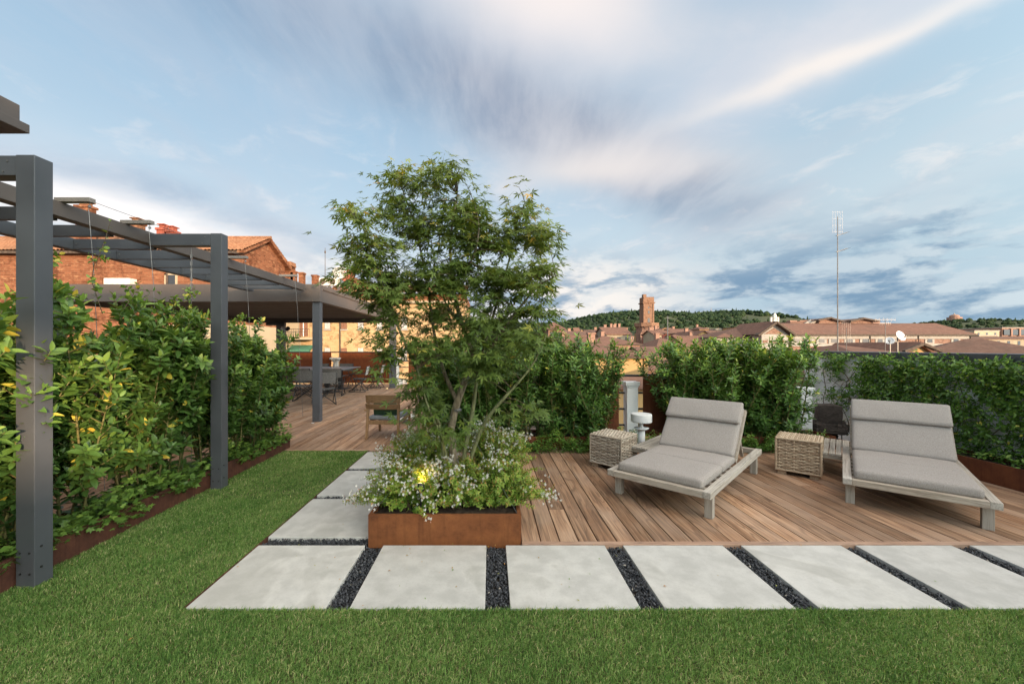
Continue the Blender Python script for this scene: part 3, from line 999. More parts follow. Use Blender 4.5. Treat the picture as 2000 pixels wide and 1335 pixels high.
# ------------------------------------------------------------------ the house of this terrace (its eave shows at the top left)
house = thing('house', 'dark brown metal roof eave jutting in above the garden pergola', 'house', (-7, 0, 0))
e = MB()
e.bb(-9.5, -4.02, -4.3, 3.36, 3.44, 3.475)
e.bb(-4.02, -3.90, -4.3, 3.36, 3.40, 3.475)
e.bb(-9.5, -4.02, 3.26, 3.36, 3.40, 3.44)
e.build('eave', M['taupe_paint'], house, bevel=0.004)
MB().bb(-9.5, -3.965, -4.3, 3.345, 3.478, 3.635).build('roof_edge', M['taupe_paint'], house, bevel=0.006)
MB().bb(-9.4, -4.75, -4.3, 2.6, -0.05, 3.44).build('wall', M['pl_cream'], house)

# unseen block added to shade the terrace; its opening lets one sun patch through
sun_blocker = thing('apartment_building', 'unseen cream block added south of the terrace to keep off the low sun', 'building', (30, -32, -17))
w_ = MB()
w_.bb(-20, 95, -30.6, -30, -17, 6.45)
w_.bb(-20, 19.8, -30.6, -30, 6.45, 7.45)
w_.bb(22.5, 95, -30.6, -30, 6.45, 7.45)
w_.bb(-20, 95, -30.6, -30, 7.45, 9.24)
w_.build('wall', M['pl_cream'], sun_blocker)
MB().bb(-20.4, 95.4, -40, -29.5, 9.25, 9.5).build('roof', M['tile'], sun_blocker)
for x in (-19.5, 10, 40, 65, 94.5):
    MB().bb(x - .3, x + .3, -39.6, -39, -17, 9.245).build('column', M['pl_cream'], sun_blocker)

# ------------------------------------------------------------------ neighbouring buildings on the left
def px2(x, y, Y):
    return ((x - 958) / 775 * Y, Y, 1.6 + (677 - y) / 775 * Y)


def corrugated(x0, x1, y0, z0, y1, z1, pitch, rows, amp):
    """tiled roof slope: waves across x, stepped courses up the slope"""
    nx = int((x1 - x0) / pitch * 4) + 1
    r = np.random.default_rng(5)
    V = []; 
    xs = np.linspace(x0, x1, nx)
    for j in range(rows + 1):
        t = j / rows
        for st in (0, 1):
            y = y0 + (y1 - y0) * t; z = z0 + (z1 - z0) * t
            jit = r.normal(0, amp * 0.18, nx)
            for i in range(nx):
                V.append((xs[i], y, z + amp * math.cos(i * math.pi / 2) + jit[i] + (0.05 if st else 0.0)))
    V = np.array(V)
    q = []
    nr = (rows + 1) * 2
    for j in range(nr - 1):
        for i in range(nx - 1):
            q.append((j * nx + i, j * nx + i + 1, (j + 1) * nx + i + 1, (j + 1) * nx + i))
    return V, np.array(q)


# B1: brick block, gable end to the right
b1 = thing('brick_house', 'orange red brick house with a tiled gable roof above the pergola', 'house', (-26, 27.5, -17))
bx1 = -15.6
MB().bb(-46, -20.6, 25, 30.1, -17, 7.7).build('wall', M['brick_red'], b1)
MB().bb(-20.6 + .002, bx1, 25.02, 30.1, -17, 3.0).build('wall', M['pl_cream'], b1)
MB().bb(-20.6 + .002, bx1, 25.0, 30.1, 3.0, 7.7).build('wall', M['brick_red'], b1)
MB().prism([(25.0, 7.7), (30.1, 7.7), (27.55, 8.95)], 'X', -15.9, bx1).build('gable', M['brick_red'], b1)
V, q = corrugated(-46, bx1 + 0.35, 24.55, 7.62, 27.55, 9.12, 0.24, 12, 0.035)
rf = place(bpy.data.objects.new('roof', np_mesh('roof', V, [q], M['tile_near'])), b1)
V, q = corrugated(-46, bx1 + 0.35, 30.55, 7.62, 27.552, 9.121, 0.24, 12, 0.035)
place(bpy.data.objects.new('roof', np_mesh('roof', V, [q], M['tile_near'])), b1)
c_ = MB(); c_.tube([(-46, 27.55, 9.17), (bx1 + .38, 27.55, 9.17)], 0.11, 8); c_.build('ridge_tiles', M['tile_near'], b1)
v_ = MB(); v_.bar((bx1 + .1, 24.6, 7.50), (bx1 + .1, 27.55, 9.0), .45, .14).bar((bx1 + .1, 27.55, 9.0), (bx1 + .1, 30.5, 7.50), .45, .14); v_.build('verge', M['brick_red'], b1)
MB().bb(-46, bx1, 24.62, 25.0, 7.4, 7.56).build('eave_board', M['dark_trim'], b1)


def chimney(parent, x, y, z0, z1, w, d, mt, pots=1, cap=True, name='chimney'):
    c_ = MB(); c_.bb(x - w / 2, x + w / 2, y - d / 2, y + d / 2, z0, z1); c_.bb(x - w * .6, x + w * .6, y - d * .62, y + d * .62, z1 - .12, z1 + .03)
    o_ = c_.build(name, mt, parent)
    if pots:
        for k in range(pots):
            xx = x + (k - (pots - 1) / 2) * w / pots
            p_ = MB(); p_.bb(xx - w / pots * .34, xx + w / pots * .34, y - d * .3, y + d * .3, z1 + .03, z1 + .26); p_.bb(xx - w / pots * .48, xx + w / pots * .48, y - d * .48, y + d * .48, z1 + .26, z1 + .32)
            p_.build('chimney_pot', mt if mt is M['red_clay'] else M['tile_near'], o_)
    return o_


for (px, py, w, mt, pots, Y) in ((168, 404, .8, 'brick_red', 1, 26.6), (268, 436, .6, 'brick_red', 1, 26.6), (320, 448, .5, 'red_clay', 1, 26.8), (338, 452, .45, 'red_clay', 1, 26.8)):
    X, _, Z = px2(px, py, Y)
    chimney(b1, X, Y, 8.2, Z, w, .6, M[mt], pots)
# wall opening, pipe and the cooling unit seen between the beams
X, _, Z = px2(239, 548, 24.8)
ac = MB(); ac.bb(X - .8, X + .8, 24.4, 24.95, Z - .7, Z + .1); ac.build('cooling_unit', M['stone_white'], b1, bevel=.03)
X, _, _ = px2(326, 540, 24.93)
MB().tube([(X, 24.93, -10), (X, 24.93, 7.4)], .06, 8).build('drain_pipe', M['dark_trim'], b1)
for px in (335, 431):
    X, _, Z = px2(px, 545, 25)
    wn = MB().bb(X - .28, X + .28, 24.95, 25.02, Z - 1.6, Z + .25).build('window', M['glass'], b1)
    MB().bb(X - .4, X - .28, 24.93, 25.015, Z - 1.7, Z + .35).bb(X + .28, X + .4, 24.93, 25.015, Z - 1.7, Z + .35).bb(X - .4, X + .4, 24.93, 25.015, Z + .25, Z + .35).build('window_frame', M['pl_cream'], wn)

# B2: yellow brick flats behind, facing the terrace
YB = 34.0
b2 = thing('apartment_building', 'yellow brick apartment building with balcony and green awning behind the dining pergola', 'building', (-14, YB + 4, -17))
MB().bb(-26, -2.2, YB, YB + 9, -17, 5.55).build('wall', M['brick_yellow'], b2)
MB().bb(-13.6, -2.2, YB + .3, YB + 9, 5.55, 6.2).build('parapet', M['brick_red'], b2)
V, q = corrugated(-26, -13.4, YB - .5, 5.5, YB + 4, 7.0, .28, 10, .035)
place(bpy.data.objects.new('roof', np_mesh('roof', V, [q], M['tile_near'])), b2)
V, q = corrugated(-13.6, -2.0, YB - .4, 6.22, YB + 4.5, 7.5, .28, 10, .035)
place(bpy.data.objects.new('roof', np_mesh('roof', V, [q], M['tile_near'])), b2)
MB().bb(-26, -2.2, YB - .3, YB, 5.3, 5.5).build('cornice', M['pl_cream'], b2)
up = MB(); up.prism([(-15.2, 6.4), (-9.4, 6.4), (-10.6, 7.0), (-12.4, 7.95), (-14.2, 7.2)], 'Y', YB + 2.2, YB + 5); up.build('attic', M['brick_red'], b2)


def win(parent, X, Y, z0, z1, w, shutter='shutter_grey', open_=True, name='window'):
    o_ = MB().bb(X - w / 2, X + w / 2, Y - .04, Y + .02, z0, z1).build(name, M['glass'], parent)
    f_ = MB().bb(X - w / 2 - .08, X + w / 2 + .08, Y - .12, Y + .01, z0 - .1, z0)
    f_.build('sill', M['trim_grey'], o_)
    if shutter:
        if open_:
            for s in (-1, 1):
                MB().bb(X + s * w * .25 - w * .24, X + s * w * .25 + w * .24, Y - .09, Y - .05, z0 + .02, z1).build('shutter', M[shutter], o_)
    return o_


for px, closed in ((640, 1), (672, 0), (705, 1), (742, 1), (500, 1), (535, 0), (790, 1)):
    X, _, _ = px2(px, 640, YB)
    for zt in (4.15, 1.5, -1.2):
        win(b2, X, YB, zt - 1.05, zt, .46, 'shutter_grey' if closed else 'shutter_brown', True)
X, _, _ = px2(664, 640, YB - .1)
MB().tube([(X, YB - .08, -12), (X, YB - .08, 5.3)], .055, 8).build('drain_pipe', M['dark_trim'], b2)
X, _, _ = px2(593, 640, YB)
dr = MB().bb(X - .35, X + .35, YB - .03, YB + .05, 2.5, 4.2).build('balcony_door', M['shutter_brown'], b2)
MB().bb(X - .03, X + .03, YB - .06, YB - .031, 2.5, 4.15).build('door_frame', M['white_paint'], dr)
bal = MB().bb(X - .95, X + 1.0, YB - 1.1, YB, 2.2, 2.38).build('balcony', M['pl_cream'], b2)
rl = MB(); rl.bb(X - .95, X + 1.0, YB - 1.1, YB - 1.06, 3.05, 3.10)
for k in range(14):
    rl.bb(X - .95 + k * .15, X - .93 + k * .15, YB - 1.09, YB - 1.07, 2.38, 3.05)
rl.build('railing', M['dark_trim'], bal)
aw = MB(); aw.add([(X - .9, YB - .1, 1.75), (X + 1.0, YB - .1, 1.75), (X + 1.0, YB - 1.2, 1.35), (X - .9, YB - 1.2, 1.35), (X - .9, YB - 1.2, 1.12), (X + 1.0, YB - 1.2, 1.12), (X - .9, YB - .1, 1.7), (X + 1.0, YB - .1, 1.7)], [(0, 1, 2, 3), (3, 2, 5, 4), (6, 4, 5, 7)])
aw.build('awning', M['green_awning'], b2)
win(b2, X, YB, 0.1, 1.35, .7, 'shutter_brown')
X, _, _ = px2(560, 640, YB - .05)
MB().bb(X - .5, X + 1.2, YB - .02, YB + .03, -2, 4.9).build('plaster_strip', M['pl_cream'], b2)
for k, (px, py, w) in enumerate(((553, 519, .55), (561, 519, .45), (570, 519, .45), (574, 530, .4), (590, 533, .42), (616, 538, .48))):
    X, _, Z = px2(px, py, YB + 3)
    chimney(b2, X, YB + 3, 5.6, Z, w, .5, M['brick_red'], 0)
X, _, Z = px2(562, 512, YB + 2)
MB().bb(X - .7, X + .45, YB + 1.6, YB + 2.6, Z - .35, Z).build('chimney_hood', M['tile_near'], b2)


def dish(label, X, Y, Z, r, pole, mt, yaw=0.0, group=None, name='satellite_dish'):
    t = thing(name, label, 'satellite dish', (X, Y, Z - pole), yaw, group)
    d = MB(); prof = [(0.02, .12 * r), (r * .4, .14 * r), (r * .75, .24 * r), (r, .42 * r), (r * .98, .44 * r), (r * .7, .28 * r), (.03, .15 * r)]
    tmp = MB().lathe(prof, n=20)
    rot = Matrix.Rotation(R(68), 3, 'X')
    d.add([rot @ Vector(p) + Vector((0, 0, pole)) for p in tmp.v], tmp.f)
    d.build('reflector', mt, t, smooth=True, local=True)
    MB().tube([(0, .05, 0), (0, .05, pole)], .035, 6).build('pole', M['steel'], t, local=True)
    MB().tube([(0, 0, pole - r * .8), (0, -r * 1.1, pole - r * .1)], .02, 6).lathe([(.05, 0), (.05, .1)], (0, -r * 1.1, pole - r * .15), 8).build('feed_arm', M['steel'], t, local=True)
    return t


X, Y_, Z = px2(664, 535, YB + .6)
dish('grey satellite dish on the brick roof left of the red dish', X, YB + .6, Z, .62, 1.3, M['shutter_grey'], R(15))
X, Y_, Z = px2(682, 541, YB + .6)
dish('red satellite dish on the brick roof beside the maple crown', X, YB + .6, Z, .62, 1.2, M['red_clay'], R(-10))
for px in (636, 655):
    X, _, Z = px2(px, 551, YB + .3)
    lab = 'left of the two white cooling units below the rooftop dishes' if px == 636 else 'right of the two white cooling units below the rooftop dishes'
    t = thing('cooling_unit', lab, 'air conditioner', (X, YB + .1, Z - .4), 0, 'cooling units on the brick roof')
    MB().bb(-.42, .42, -.2, .2, .05, .72).build('casing', M['stone_white'], t, bevel=.03, local=True)
    MB().lathe([(.26, 0), (.26, .02), (.05, .03)], (0, 0, 0), 16).build('fan', M['dark_trim'], t, local=True).matrix_local = Matrix.Translation((-.1, -.205, .4)) @ Matrix.Rotation(R(90), 4, 'X')
    MB().bb(-.4, -.34, -.2, .2, -.9, 0).build('bracket', M['steel'], t, local=True)
    MB().bb(.34, .4, -.2, .2, -.9, 0).build('bracket', M['steel'], t, local=True)
X, Y_, Z0 = px2(635, 560, YB + 2)
_, _, Z1 = px2(635, 484, YB + 2)
t = thing('aerial', 'thin dark aerial rod on the brick roof left of the maple', 'antenna', (X, YB + 2, Z0))
MB().tube([(0, 0, -1), (0, 0, Z1 - Z0)], [.035, .02], 6).build('mast', M['dark_trim'], t, local=True)
MB().lathe([(.03, 0), (.07, .05), (.07, .2), (.02, .25)], (0, 0, Z1 - Z0 - .5), 8).build('tip', M['dark_trim'], t, local=True)

# ------------------------------------------------------------------ town to the right
def town_house(label, x0, x1, Y, ye, yr, depth, wall, roof='tile', kind='gable_x', rows=1, nwin=4, shutter='shutter_grey', ybot=None, over=0.5, chim=0, name='house', cat='house', group=None, rz=0.0, winh=1.5):
    """x0,x1: picture span of the front; ye, yr: picture height of eave and ridge"""
    X0, _, ZE = px2(x0, ye, Y); X1 = px2(x1, ye, Y)[0]; ZR = px2(x0, yr, Y + depth / 2)[2]
    ZR = max(ZR, ZE + 0.4)
    W_ = X1 - X0; cx = (X0 + X1) / 2
    t = thing(name, label, cat, (cx, Y + depth / 2, -17), rz, group)
    h = W_ / 2; d = depth / 2; ze, zr = ZE + 17, ZR + 17
    MB().bb(-h, h, -d, d, 0, ze).build('wall', M[wall], t, local=True)
    rf = MB(); o = over; th = .22
    if kind == 'gable_x':      # ridge along x, slope faces us
        for s in (-1, 1):
            rf.add([(-h - o, s * (d + o), ze - .25), (h + o, s * (d + o), ze - .25), (h + o, 0, zr), (-h - o, 0, zr), (-h - o, s * (d + o), ze - .25 + th), (h + o, s * (d + o), ze - .25 + th), (h + o, 0, zr + th), (-h - o, 0, zr + th)], [(0, 1, 2, 3), (7, 6, 5, 4), (0, 4, 5, 1), (1, 5, 6, 2), (3, 7, 4, 0)])
        g_ = MB().prism([(-d, ze), (d, ze), (0, zr - .05)], 'X', -h, h)
        g_.build('gable', M[wall], t, local=True)
    elif kind == 'gable_y':    # gable faces us
        for s in (-1, 1):
            rf.add([(s * (h + o), -d - o, ze - .25), (s * (h + o), d + o, ze - .25), (0, d + o, zr), (0, -d - o, zr), (s * (h + o), -d - o, ze - .25 + th), (s * (h + o), d + o, ze - .25 + th), (0, d + o, zr + th), (0, -d - o, zr + th)], [(0, 1, 2, 3), (7, 6, 5, 4), (0, 4, 5, 1), (3, 7, 4, 0), (1, 5, 6, 2)])
        MB().prism([(-h, ze), (h, ze), (0, zr - .05)], 'Y', -d, d).build('gable', M[wall], t, local=True)
    elif kind == 'hip':
        k = min(d, h) * .9
        a = [(-h - o, -d - o, ze - .1), (h + o, -d - o, ze - .1), (h + o, d + o, ze - .1), (-h - o, d + o, ze - .1), (-h + k, 0, zr), (h - k, 0, zr)]
        rf.add(a, [(0, 1, 5, 4), (1, 2, 5), (2, 3, 4, 5), (3, 0, 4), (3, 2, 1, 0)])
        MB().bb(-h - o * .9, h + o * .9, -d - o * .9, d + o * .9, ze - .32, ze - .12).build('eave_board', M['dark_trim'], t, local=True)
    else:
        rf.bb(-h - .15, h + .15, -d - .15, d + .15, ze, ze + .35)
    rf.build('roof', M[roof], t, local=True)
    base = None
    for r_ in range(rows):
        for i in range(nwin):
            x = -h + W_ * (i + .5) / nwin
            zt = ze - .9 - r_ * 3.1
            ww = min(1.0, W_ / nwin * .5)
            o_ = MB().bb(x - ww / 2, x + ww / 2, -d - .05, -d + .02, zt - winh, zt).build('window', M['glass'], t, local=True)
            if shutter and i % 3 != 2:
                for s in (-1, 1):
                    MB().bb(x + s * ww * .78 - ww * .24, x + s * ww * .78 + ww * .24, -d - .10, -d - .03, zt - winh, zt).build('shutter', M[shutter], o_)
    for k in range(chim):
        x = -h + W_ * (k + .7) / (chim + .4)
        c_ = MB().bb(x - .4, x + .4, -.3 + d * .3, .5 + d * .3, ze, zr + 1.0)
        c_.bb(x - .5, x + .5, -.4 + d * .3, .6 + d * .3, zr + 1.0, zr + 1.15)
        c_.build('chimney', M['pl_pink'], t, local=True)
    return t


# yellow house in the gap of the hedge
t = town_house('yellow rendered house with hipped tile roof seen through the gap of the hedge', 1120, 1266, 40, 693, 668, 12, 'pl_yellow', 'tile', 'hip', 0, 0, chim=1, over=.5)
X0, _, Z0 = px2(1197, 693, 39.95)
MB().tube([(X0, 39.9, -10), (X0, 39.9, Z0 - .3)], .06, 6).build('drain_pipe', M['dark_trim'], t)
X0, _, Z0 = px2(1258, 693, 39.95)
MB().tube([(X0, 39.9, -10), (X0, 39.9, Z0 - .3)], .06, 6).build('drain_pipe', M['pl_ochre'], t)
town_house('low ochre lean-to with a tiled roof under the terrace rail', 1190, 1262, 30, 752, 738, 6, 'pl_yellow', 'tile', 'gable_x', 0, 0, None)
town_house('pink house with a tiled roof right of the yellow house', 1266, 1330, 48, 722, 704, 9, 'pl_pink', 'tile', 'gable_x', 1, 2, 'shutter_brown')
town_house('cream house partly hidden behind the yellow house', 1262, 1300, 62, 694, 679, 10, 'pl_cream', 'tile2', 'gable_x', 1, 3)

# brick tower
TY = 160.0
tx = (1263 - 958) / 775 * TY
tw = thing('tower', 'tall brick tower with a projecting gallery rising above the rooftops', 'tower', (tx, TY, -17))
zz = lambda y: 1.6 + (677 - y) / 775 * TY
pxm = TY / 775
def tpart(name, w, y0, y1, mt='brick_tower', taper=1.0, oct_=False):
    m2 = MB()
    if oct_:
        m2.lathe([(w * pxm * .56, zz(y0)), (w * pxm * .56 * taper, zz(y1))], (tx, TY, 0), 8)
    else:
        m2.box((tx, TY, (zz(y0) + zz(y1)) / 2), (w * pxm * .76, w * pxm * .76, zz(y1) - zz(y0)), 0, 0, taper)
    return m2.build(name, M[mt], tw)
MB().box((tx, TY, (zz(685) - 17) / 2), (36 * pxm, 36 * pxm, zz(685) + 17)).build('base', M['brick_tower'], tw)
tpart('lower_stage', 38, 685, 638, 'brick_pink', .95, True)
cb = MB()
for k in range(12):
    a = 2 * math.pi * k / 12
    cb.bar((tx + math.cos(a) * 17 * pxm, TY + math.sin(a) * 17 * pxm, zz(645)), (tx + math.cos(a) * 20.5 * pxm, TY + math.sin(a) * 20.5 * pxm, zz(638)), 2.0 * pxm, 2 * pxm)
cb.build('corbels', M['brick_pink'], tw)
tpart('gallery', 43, 638, 631, 'brick_tower', 1.0, True)
sh = tpart('shaft', 27, 631, 593)
for k in (-1, 1):
    MB().box((tx + k * 8.7 * pxm, TY - 10.5 * pxm, (zz(631) + zz(594)) / 2), (3 * pxm, 1.0 * pxm, zz(594) - zz(631))).build('pilaster', M['brick_tower'], tw)
MB().bb(tx - 12.0 * pxm, tx + 12.0 * pxm, TY - 12.0 * pxm, TY + 12.0 * pxm, zz(593), zz(591)).build('cornice', M['brick_tower'], tw)
MB().bb(tx - 10.2 * pxm, tx + 10.2 * pxm, TY - 10.2 * pxm, TY + 10.2 * pxm, zz(591), zz(581)).build('parapet', M['brick_tower'], tw)
MB().bb(tx - 8 * pxm, tx - 2 * pxm, TY - 4 * pxm, TY + 4 * pxm, zz(581), zz(575)).build('stair_turret', M['brick_tower'], tw)
for (wx, y0, y1, w) in ((0, 630, 623.5, 4.5), (0, 613, 608.5, 3.2), (0, 603, 600.5, 2.0)):
    a = MB(); zb, zt_ = zz(y0), zz(y1); w2 = w * pxm / 2
    a.prism([(tx - w2, zb), (tx + w2, zb), (tx + w2, zt_), (tx + w2 * .7, zt_ + w2 * .7), (tx, zt_ + w2), (tx - w2 * .7, zt_ + w2 * .7), (tx - w2, zt_)], 'Y', TY - 10.5 * pxm, TY - 10.1 * pxm)
    a.build('window', M['glass'], tw)
for k in (-1, 0, 1):
    a = MB(); zb, zt_ = zz(664), zz(652); w2 = 4.2 * pxm; cx = tx + k * 13.5 * pxm; yy = TY - (19.3 if k == 0 else 14.5) * pxm
    a.prism([(cx - w2, zb), (cx + w2, zb), (cx + w2, zt_), (cx + w2 * .7, zt_ + w2 * .7), (cx, zt_ + w2), (cx - w2 * .7, zt_ + w2 * .7), (cx - w2, zt_)], 'Y', yy, yy + .5)
    a.build('blind_arch', M['brick_pink'], tw)

# rooftops near and around the tower
town_house('small hip roofed house with two dark windows left of the hill', 1071, 1100, 90, 641, 629, 8, 'brick_pink', 'tile', 'hip', 1, 2, None, over=.6)
specs = [
 ('brown tiled house with grey gables left of the tower', 1185, 1232, 120, 652, 640, 14, 'pl_beige', 'tile', 'gable_x', 2),
 ('pink house with roof terrace and chimneys left of the tower', 1198, 1226, 150, 641, 637, 10, 'pl_pink', 'tile', 'flat', 3),
 ('long low house with a pale wall behind the first hedge', 1150, 1200, 130, 656, 645, 12, 'pl_cream', 'tile2', 'gable_x', 1),
 ('house with dull brown roof behind the first hedge', 1095, 1150, 110, 655, 648, 12, 'pl_beige', 'tile2', 'gable_x', 1),
 ('red house with a hipped roof right of the tower', 1284, 1320, 120, 650, 642, 12, 'pl_red', 'tile', 'hip', 1),
 ('white walled house right beside the red house', 1278, 1292, 110, 652, 646, 8, 'pl_cream', 'tile', 'gable_x', 1),
 ('yellow ochre gable house among the rooftops right of the tower', 1357, 1390, 105, 657, 648, 14, 'pl_yellow', 'tile', 'gable_y', 1),
 ('wide tiled house behind the ochre gable', 1318, 1360, 135, 650, 643, 14, 'pl_pink', 'tile', 'gable_x', 1),
 ('reddish low house left of the ochre gable', 1318, 1358, 100, 664, 653, 12, 'pl_pink', 'tile', 'hip', 0),
 ('ochre building with a crenellated parapet left of the pediment', 1435, 1482, 190, 640, 637, 14, 'pl_yellow', 'tile', 'flat', 0),
 ('small tower house with ochre walls below the hill', 1366, 1384, 175, 642, 638, 9, 'pl_ochre', 'tile', 'hip', 1),
 ('grey roofed house between tower and ochre gable', 1392, 1420, 140, 652, 646, 12, 'pl_beige', 'tile2', 'gable_x', 0),
 ('pale block with flat roof below the hill', 1398, 1415, 200, 643, 641, 12, 'pl_beige', 'trim_grey', 'flat', 0),
 ('ochre attic block beside the pediment', 1482, 1497, 185, 636, 633, 9, 'pl_ochre', 'tile', 'hip', 0),
]
for lab, a, b_, Y, ye, yr, dp, wl, rfm, kd, ch in specs:
    town_house(lab, a, b_, Y, ye, yr, dp, wl, rfm, kd, 1, 3, 'shutter_brown', chim=ch, over=.45)
for lab, a, b_, Y, ye, yr, dp, wl, kd in (
 ('broad brown roof just above the hedge left of the yellow house', 1075, 1165, 70, 676, 659, 14, 'pl_pink', 'gable_x'),
 ('tiled hip roof with a pale chimney behind the yellow house', 1150, 1250, 85, 671, 656, 14, 'pl_pink', 'hip'),
 ('tiled roof right of the tower foot above the right hedge', 1285, 1345, 80, 676, 660, 12, 'pl_pink', 'hip'),
 ('wide tiled roof between the ochre gable and the palace wing', 1340, 1425, 92, 674, 657, 12, 'pl_pink', 'gable_x')):
    town_house(lab, a, b_, Y, ye, yr, dp, wl, 'tile', kd, 0, 0, None, chim=1, over=.5)
rr = random.Random(9)
used = set()
for k in range(44):
    Y = rr.uniform(180, 520)
    px = rr.uniform(1085, 1480)
    w = rr.uniform(14, 34) * 200 / Y * 1.2
    ye = rr.uniform(646, 660) - (Y - 180) / 340 * 4
    wc = rr.choice(['pl_pink', 'pl_ochre', 'pl_cream', 'pl_beige', 'pl_yellow', 'pl_red']); kd = rr.choice(['gable_x', 'gable_x', 'hip', 'gable_y'])
    lab = 'far ' + wc[3:] + ' house with ' + {'gable_x': 'a long tiled', 'hip': 'a hipped', 'gable_y': 'a gabled'}[kd] + ' roof ' + ('left of' if px < 1240 else 'near' if px < 1290 else 'right of' if px < 1400 else 'far right of') + ' the brick tower'
    if lab in used:
        continue
    used.add(lab)
    town_house(lab, px - w / 2, px + w / 2, Y, ye, ye - rr.uniform(3, 6), rr.uniform(10, 16), wc, rr.choice(['tile', 'tile2']), kd, 1, 2, None, chim=rr.choice([0, 1, 1]), over=.4, group='far rooftops below the hill')
# villas on the hill
for (px, py, w, lab) in ((1190, 623, 9, 'pale villa on the wooded hill left of the tower'), (1150, 634, 10, 'pink villa low on the wooded hill'), (1353, 617, 10, 'pinkish villa near the hilltop'), (1381, 620, 6, 'small white house near the hilltop'), (1354, 632, 14, 'old pale ruin on the hillside terrace'), (1112, 637, 6, 'small beige house at the left foot of the hill')):
    town_house(lab, px - w / 2, px + w / 2, 930, py, py - 2, 14, 'pl_pink' if 'pink' in lab else 'pl_cream', 'tile', 'hip', 1, 3, None, over=.6, winh=3, name='villa', cat='villa')
# hilltop mast
X, _, Z = px2(1389, 612, 1090)
t = thing('radio_mast', 'thin radio mast standing on the wooded hilltop', 'mast', (X, 1090, Z))
MB().tube([(0, 0, -6), (0, 0, 16)], [.8, .5], 5).build('mast', M['trim_grey'], t, local=True)
MB().bb(-2, 2, -.3, .3, 9, 9.6).build('crossbar', M['trim_grey'], t, local=True)

# sanctuary on the far hill
SY = 2580.0
X, _, Z = px2(1864, 625, SY)
u = SY / 775
sn = thing('domed_church', 'round pink domed church on top of the far hill', 'church', (X, SY, Z - 10))
MB().lathe([(11 * u, 0), (11 * u, 10 + 5.5 * u)], (0, 0, 0), 16, .9).build('ring_wall', M['pl_pink'], sn, local=True)
MB().lathe([(7 * u, 10 + 5.5 * u), (7 * u, 10 + 8 * u), (6.4 * u, 10 + 9.2 * u), (4 * u, 10 + 10.6 * u), (1 * u, 10 + 11.2 * u)], (0, 0, 0), 16).build('dome', M['pl_pink'], sn, local=True)
MB().lathe([(1.1 * u, 10 + 11.1 * u), (1.1 * u, 10 + 12.5 * u), (.2 * u, 10 + 14 * u)], (0, 0, 0), 8).build('lantern', M['trim_grey'], sn, local=True)

# the long classical palace on the right
PYD = 90.0
def pz(y, Y=PYD): return 1.6 + (677 - y) / 775 * Y
def pxx(x, Y=PYD): return (x - 958) / 775 * Y
pal = thing('palace', 'long brick palace with pale bands, arched attic windows and hipped tile roof', 'palace', (pxx(1700), PYD + 8, -17))
x0, x1 = pxx(1545), pxx(1893)
MB().bb(x0, x1, PYD, PYD + 16, -17, pz(655)).build('wall', M['brick_pink'], pal)
for (ya, yb_, dd) in ((661.5, 655, .25), (676, 671, .2)):
    MB().bb(x0, x1 + .15, PYD - dd, PYD, pz(ya), pz(yb_)).bb(x1, x1 + dd, PYD, PYD + 16, pz(ya), pz(yb_)).build('band', M['trim_grey'], pal)
o = .9
MB().bb(x0, x1 + o, PYD - o, PYD + 16.6, pz(655), pz(652.5)).build('eave', M['dark_trim'], pal)
zr = pz(631, PYD + 8)
rf = MB(); rf.add([(x0 - .5, PYD - o, pz(652.5)), (x1 + o, PYD - o, pz(652.5)), (x1 + o, PYD + 17, pz(652.5)), (x0 - .5, PYD + 17, pz(652.5)), (x0 - .5, PYD + 8, zr), (pxx(1828, PYD + 8), PYD + 8, zr)], [(0, 1, 5, 4), (1, 2, 5), (2, 3, 4, 5), (3, 0, 4)])
rf.build('roof', M['tile'], pal)
for i, px in enumerate((1556, 1580, 1604, 1628, 1659, 1689, 1718, 1743, 1815, 1866)):
    X = pxx(px); zb = pz(668.5); w2 = .62 if px < 1700 else .55
    fr = MB().bb(X - w2 * 1.9, X + w2 * 1.9, PYD - .12, PYD - .0, pz(670.5), pz(662)).build('window_surround', M['trim_grey'], pal)
    a = MB().prism([(X - w2, zb), (X + w2, zb), (X + w2, zb + .55), (X + w2 * .7, zb + .85), (X, zb + 1.0), (X - w2 * .7, zb + .85), (X - w2, zb + .55)], 'Y', PYD - .17, PYD - .1)
    a.build('window', M['glass'], fr)
for px in (1697, 1791, 1892):
    MB().tube([(pxx(px), PYD - .35, -10), (pxx(px), PYD - .35, pz(656))], .1, 6).build('drain_pipe', M['dark_trim'], pal)
# pediment bay and left wing
PB = 86.0
x0, x1 = pxx(1484, PB), pxx(1543, PB)
MB().bb(x0 + .4, x1 - .4, PB, PYD + 10, -17, pz(654, PB)).build('bay_wall', M['trim_grey'], pal)
for i, px in enumerate((1499, 1515, 1531)):
    X = pxx(px, PB)
    MB().bb(X - 1.0, X + .0, PB - .1, PB - .02, pz(669, PB), pz(664, PB)).build('brick_panel', M['brick_pink'], pal)
    MB().bb(X + .4, X + 1.1, PB - .12, PB - .02, pz(669, PB), pz(664, PB)).build('window', M['glass'], pal)
ap = (pxx(1513, PB), pz(630, PB))
MB().prism([(x0, pz(654, PB)), (x1, pz(654, PB)), ap], 'Y', PB + .3, PYD + 3).build('tympanum', M['trim_grey'], pal)
k_ = .55
cxp, czp = pxx(1513, PB), pz(648, PB)
MB().prism([(cxp - 2.1, pz(652, PB)), (cxp + 2.1, pz(652, PB)), (cxp, pz(640, PB))], 'Y', PB + .2, PB + .32).build('brick_tympanum', M['brick_pink'], pal)
pd = MB()
for s, xe in ((-1, x0 - .8), (1, x1 + .8)):
    pd.bar((xe, PB - .2, pz(655, PB)), (ap[0], PB - .2, ap[1] + .1), 1.4, .42)
pd.build('raking_cornice', M['dark_trim'], pal)
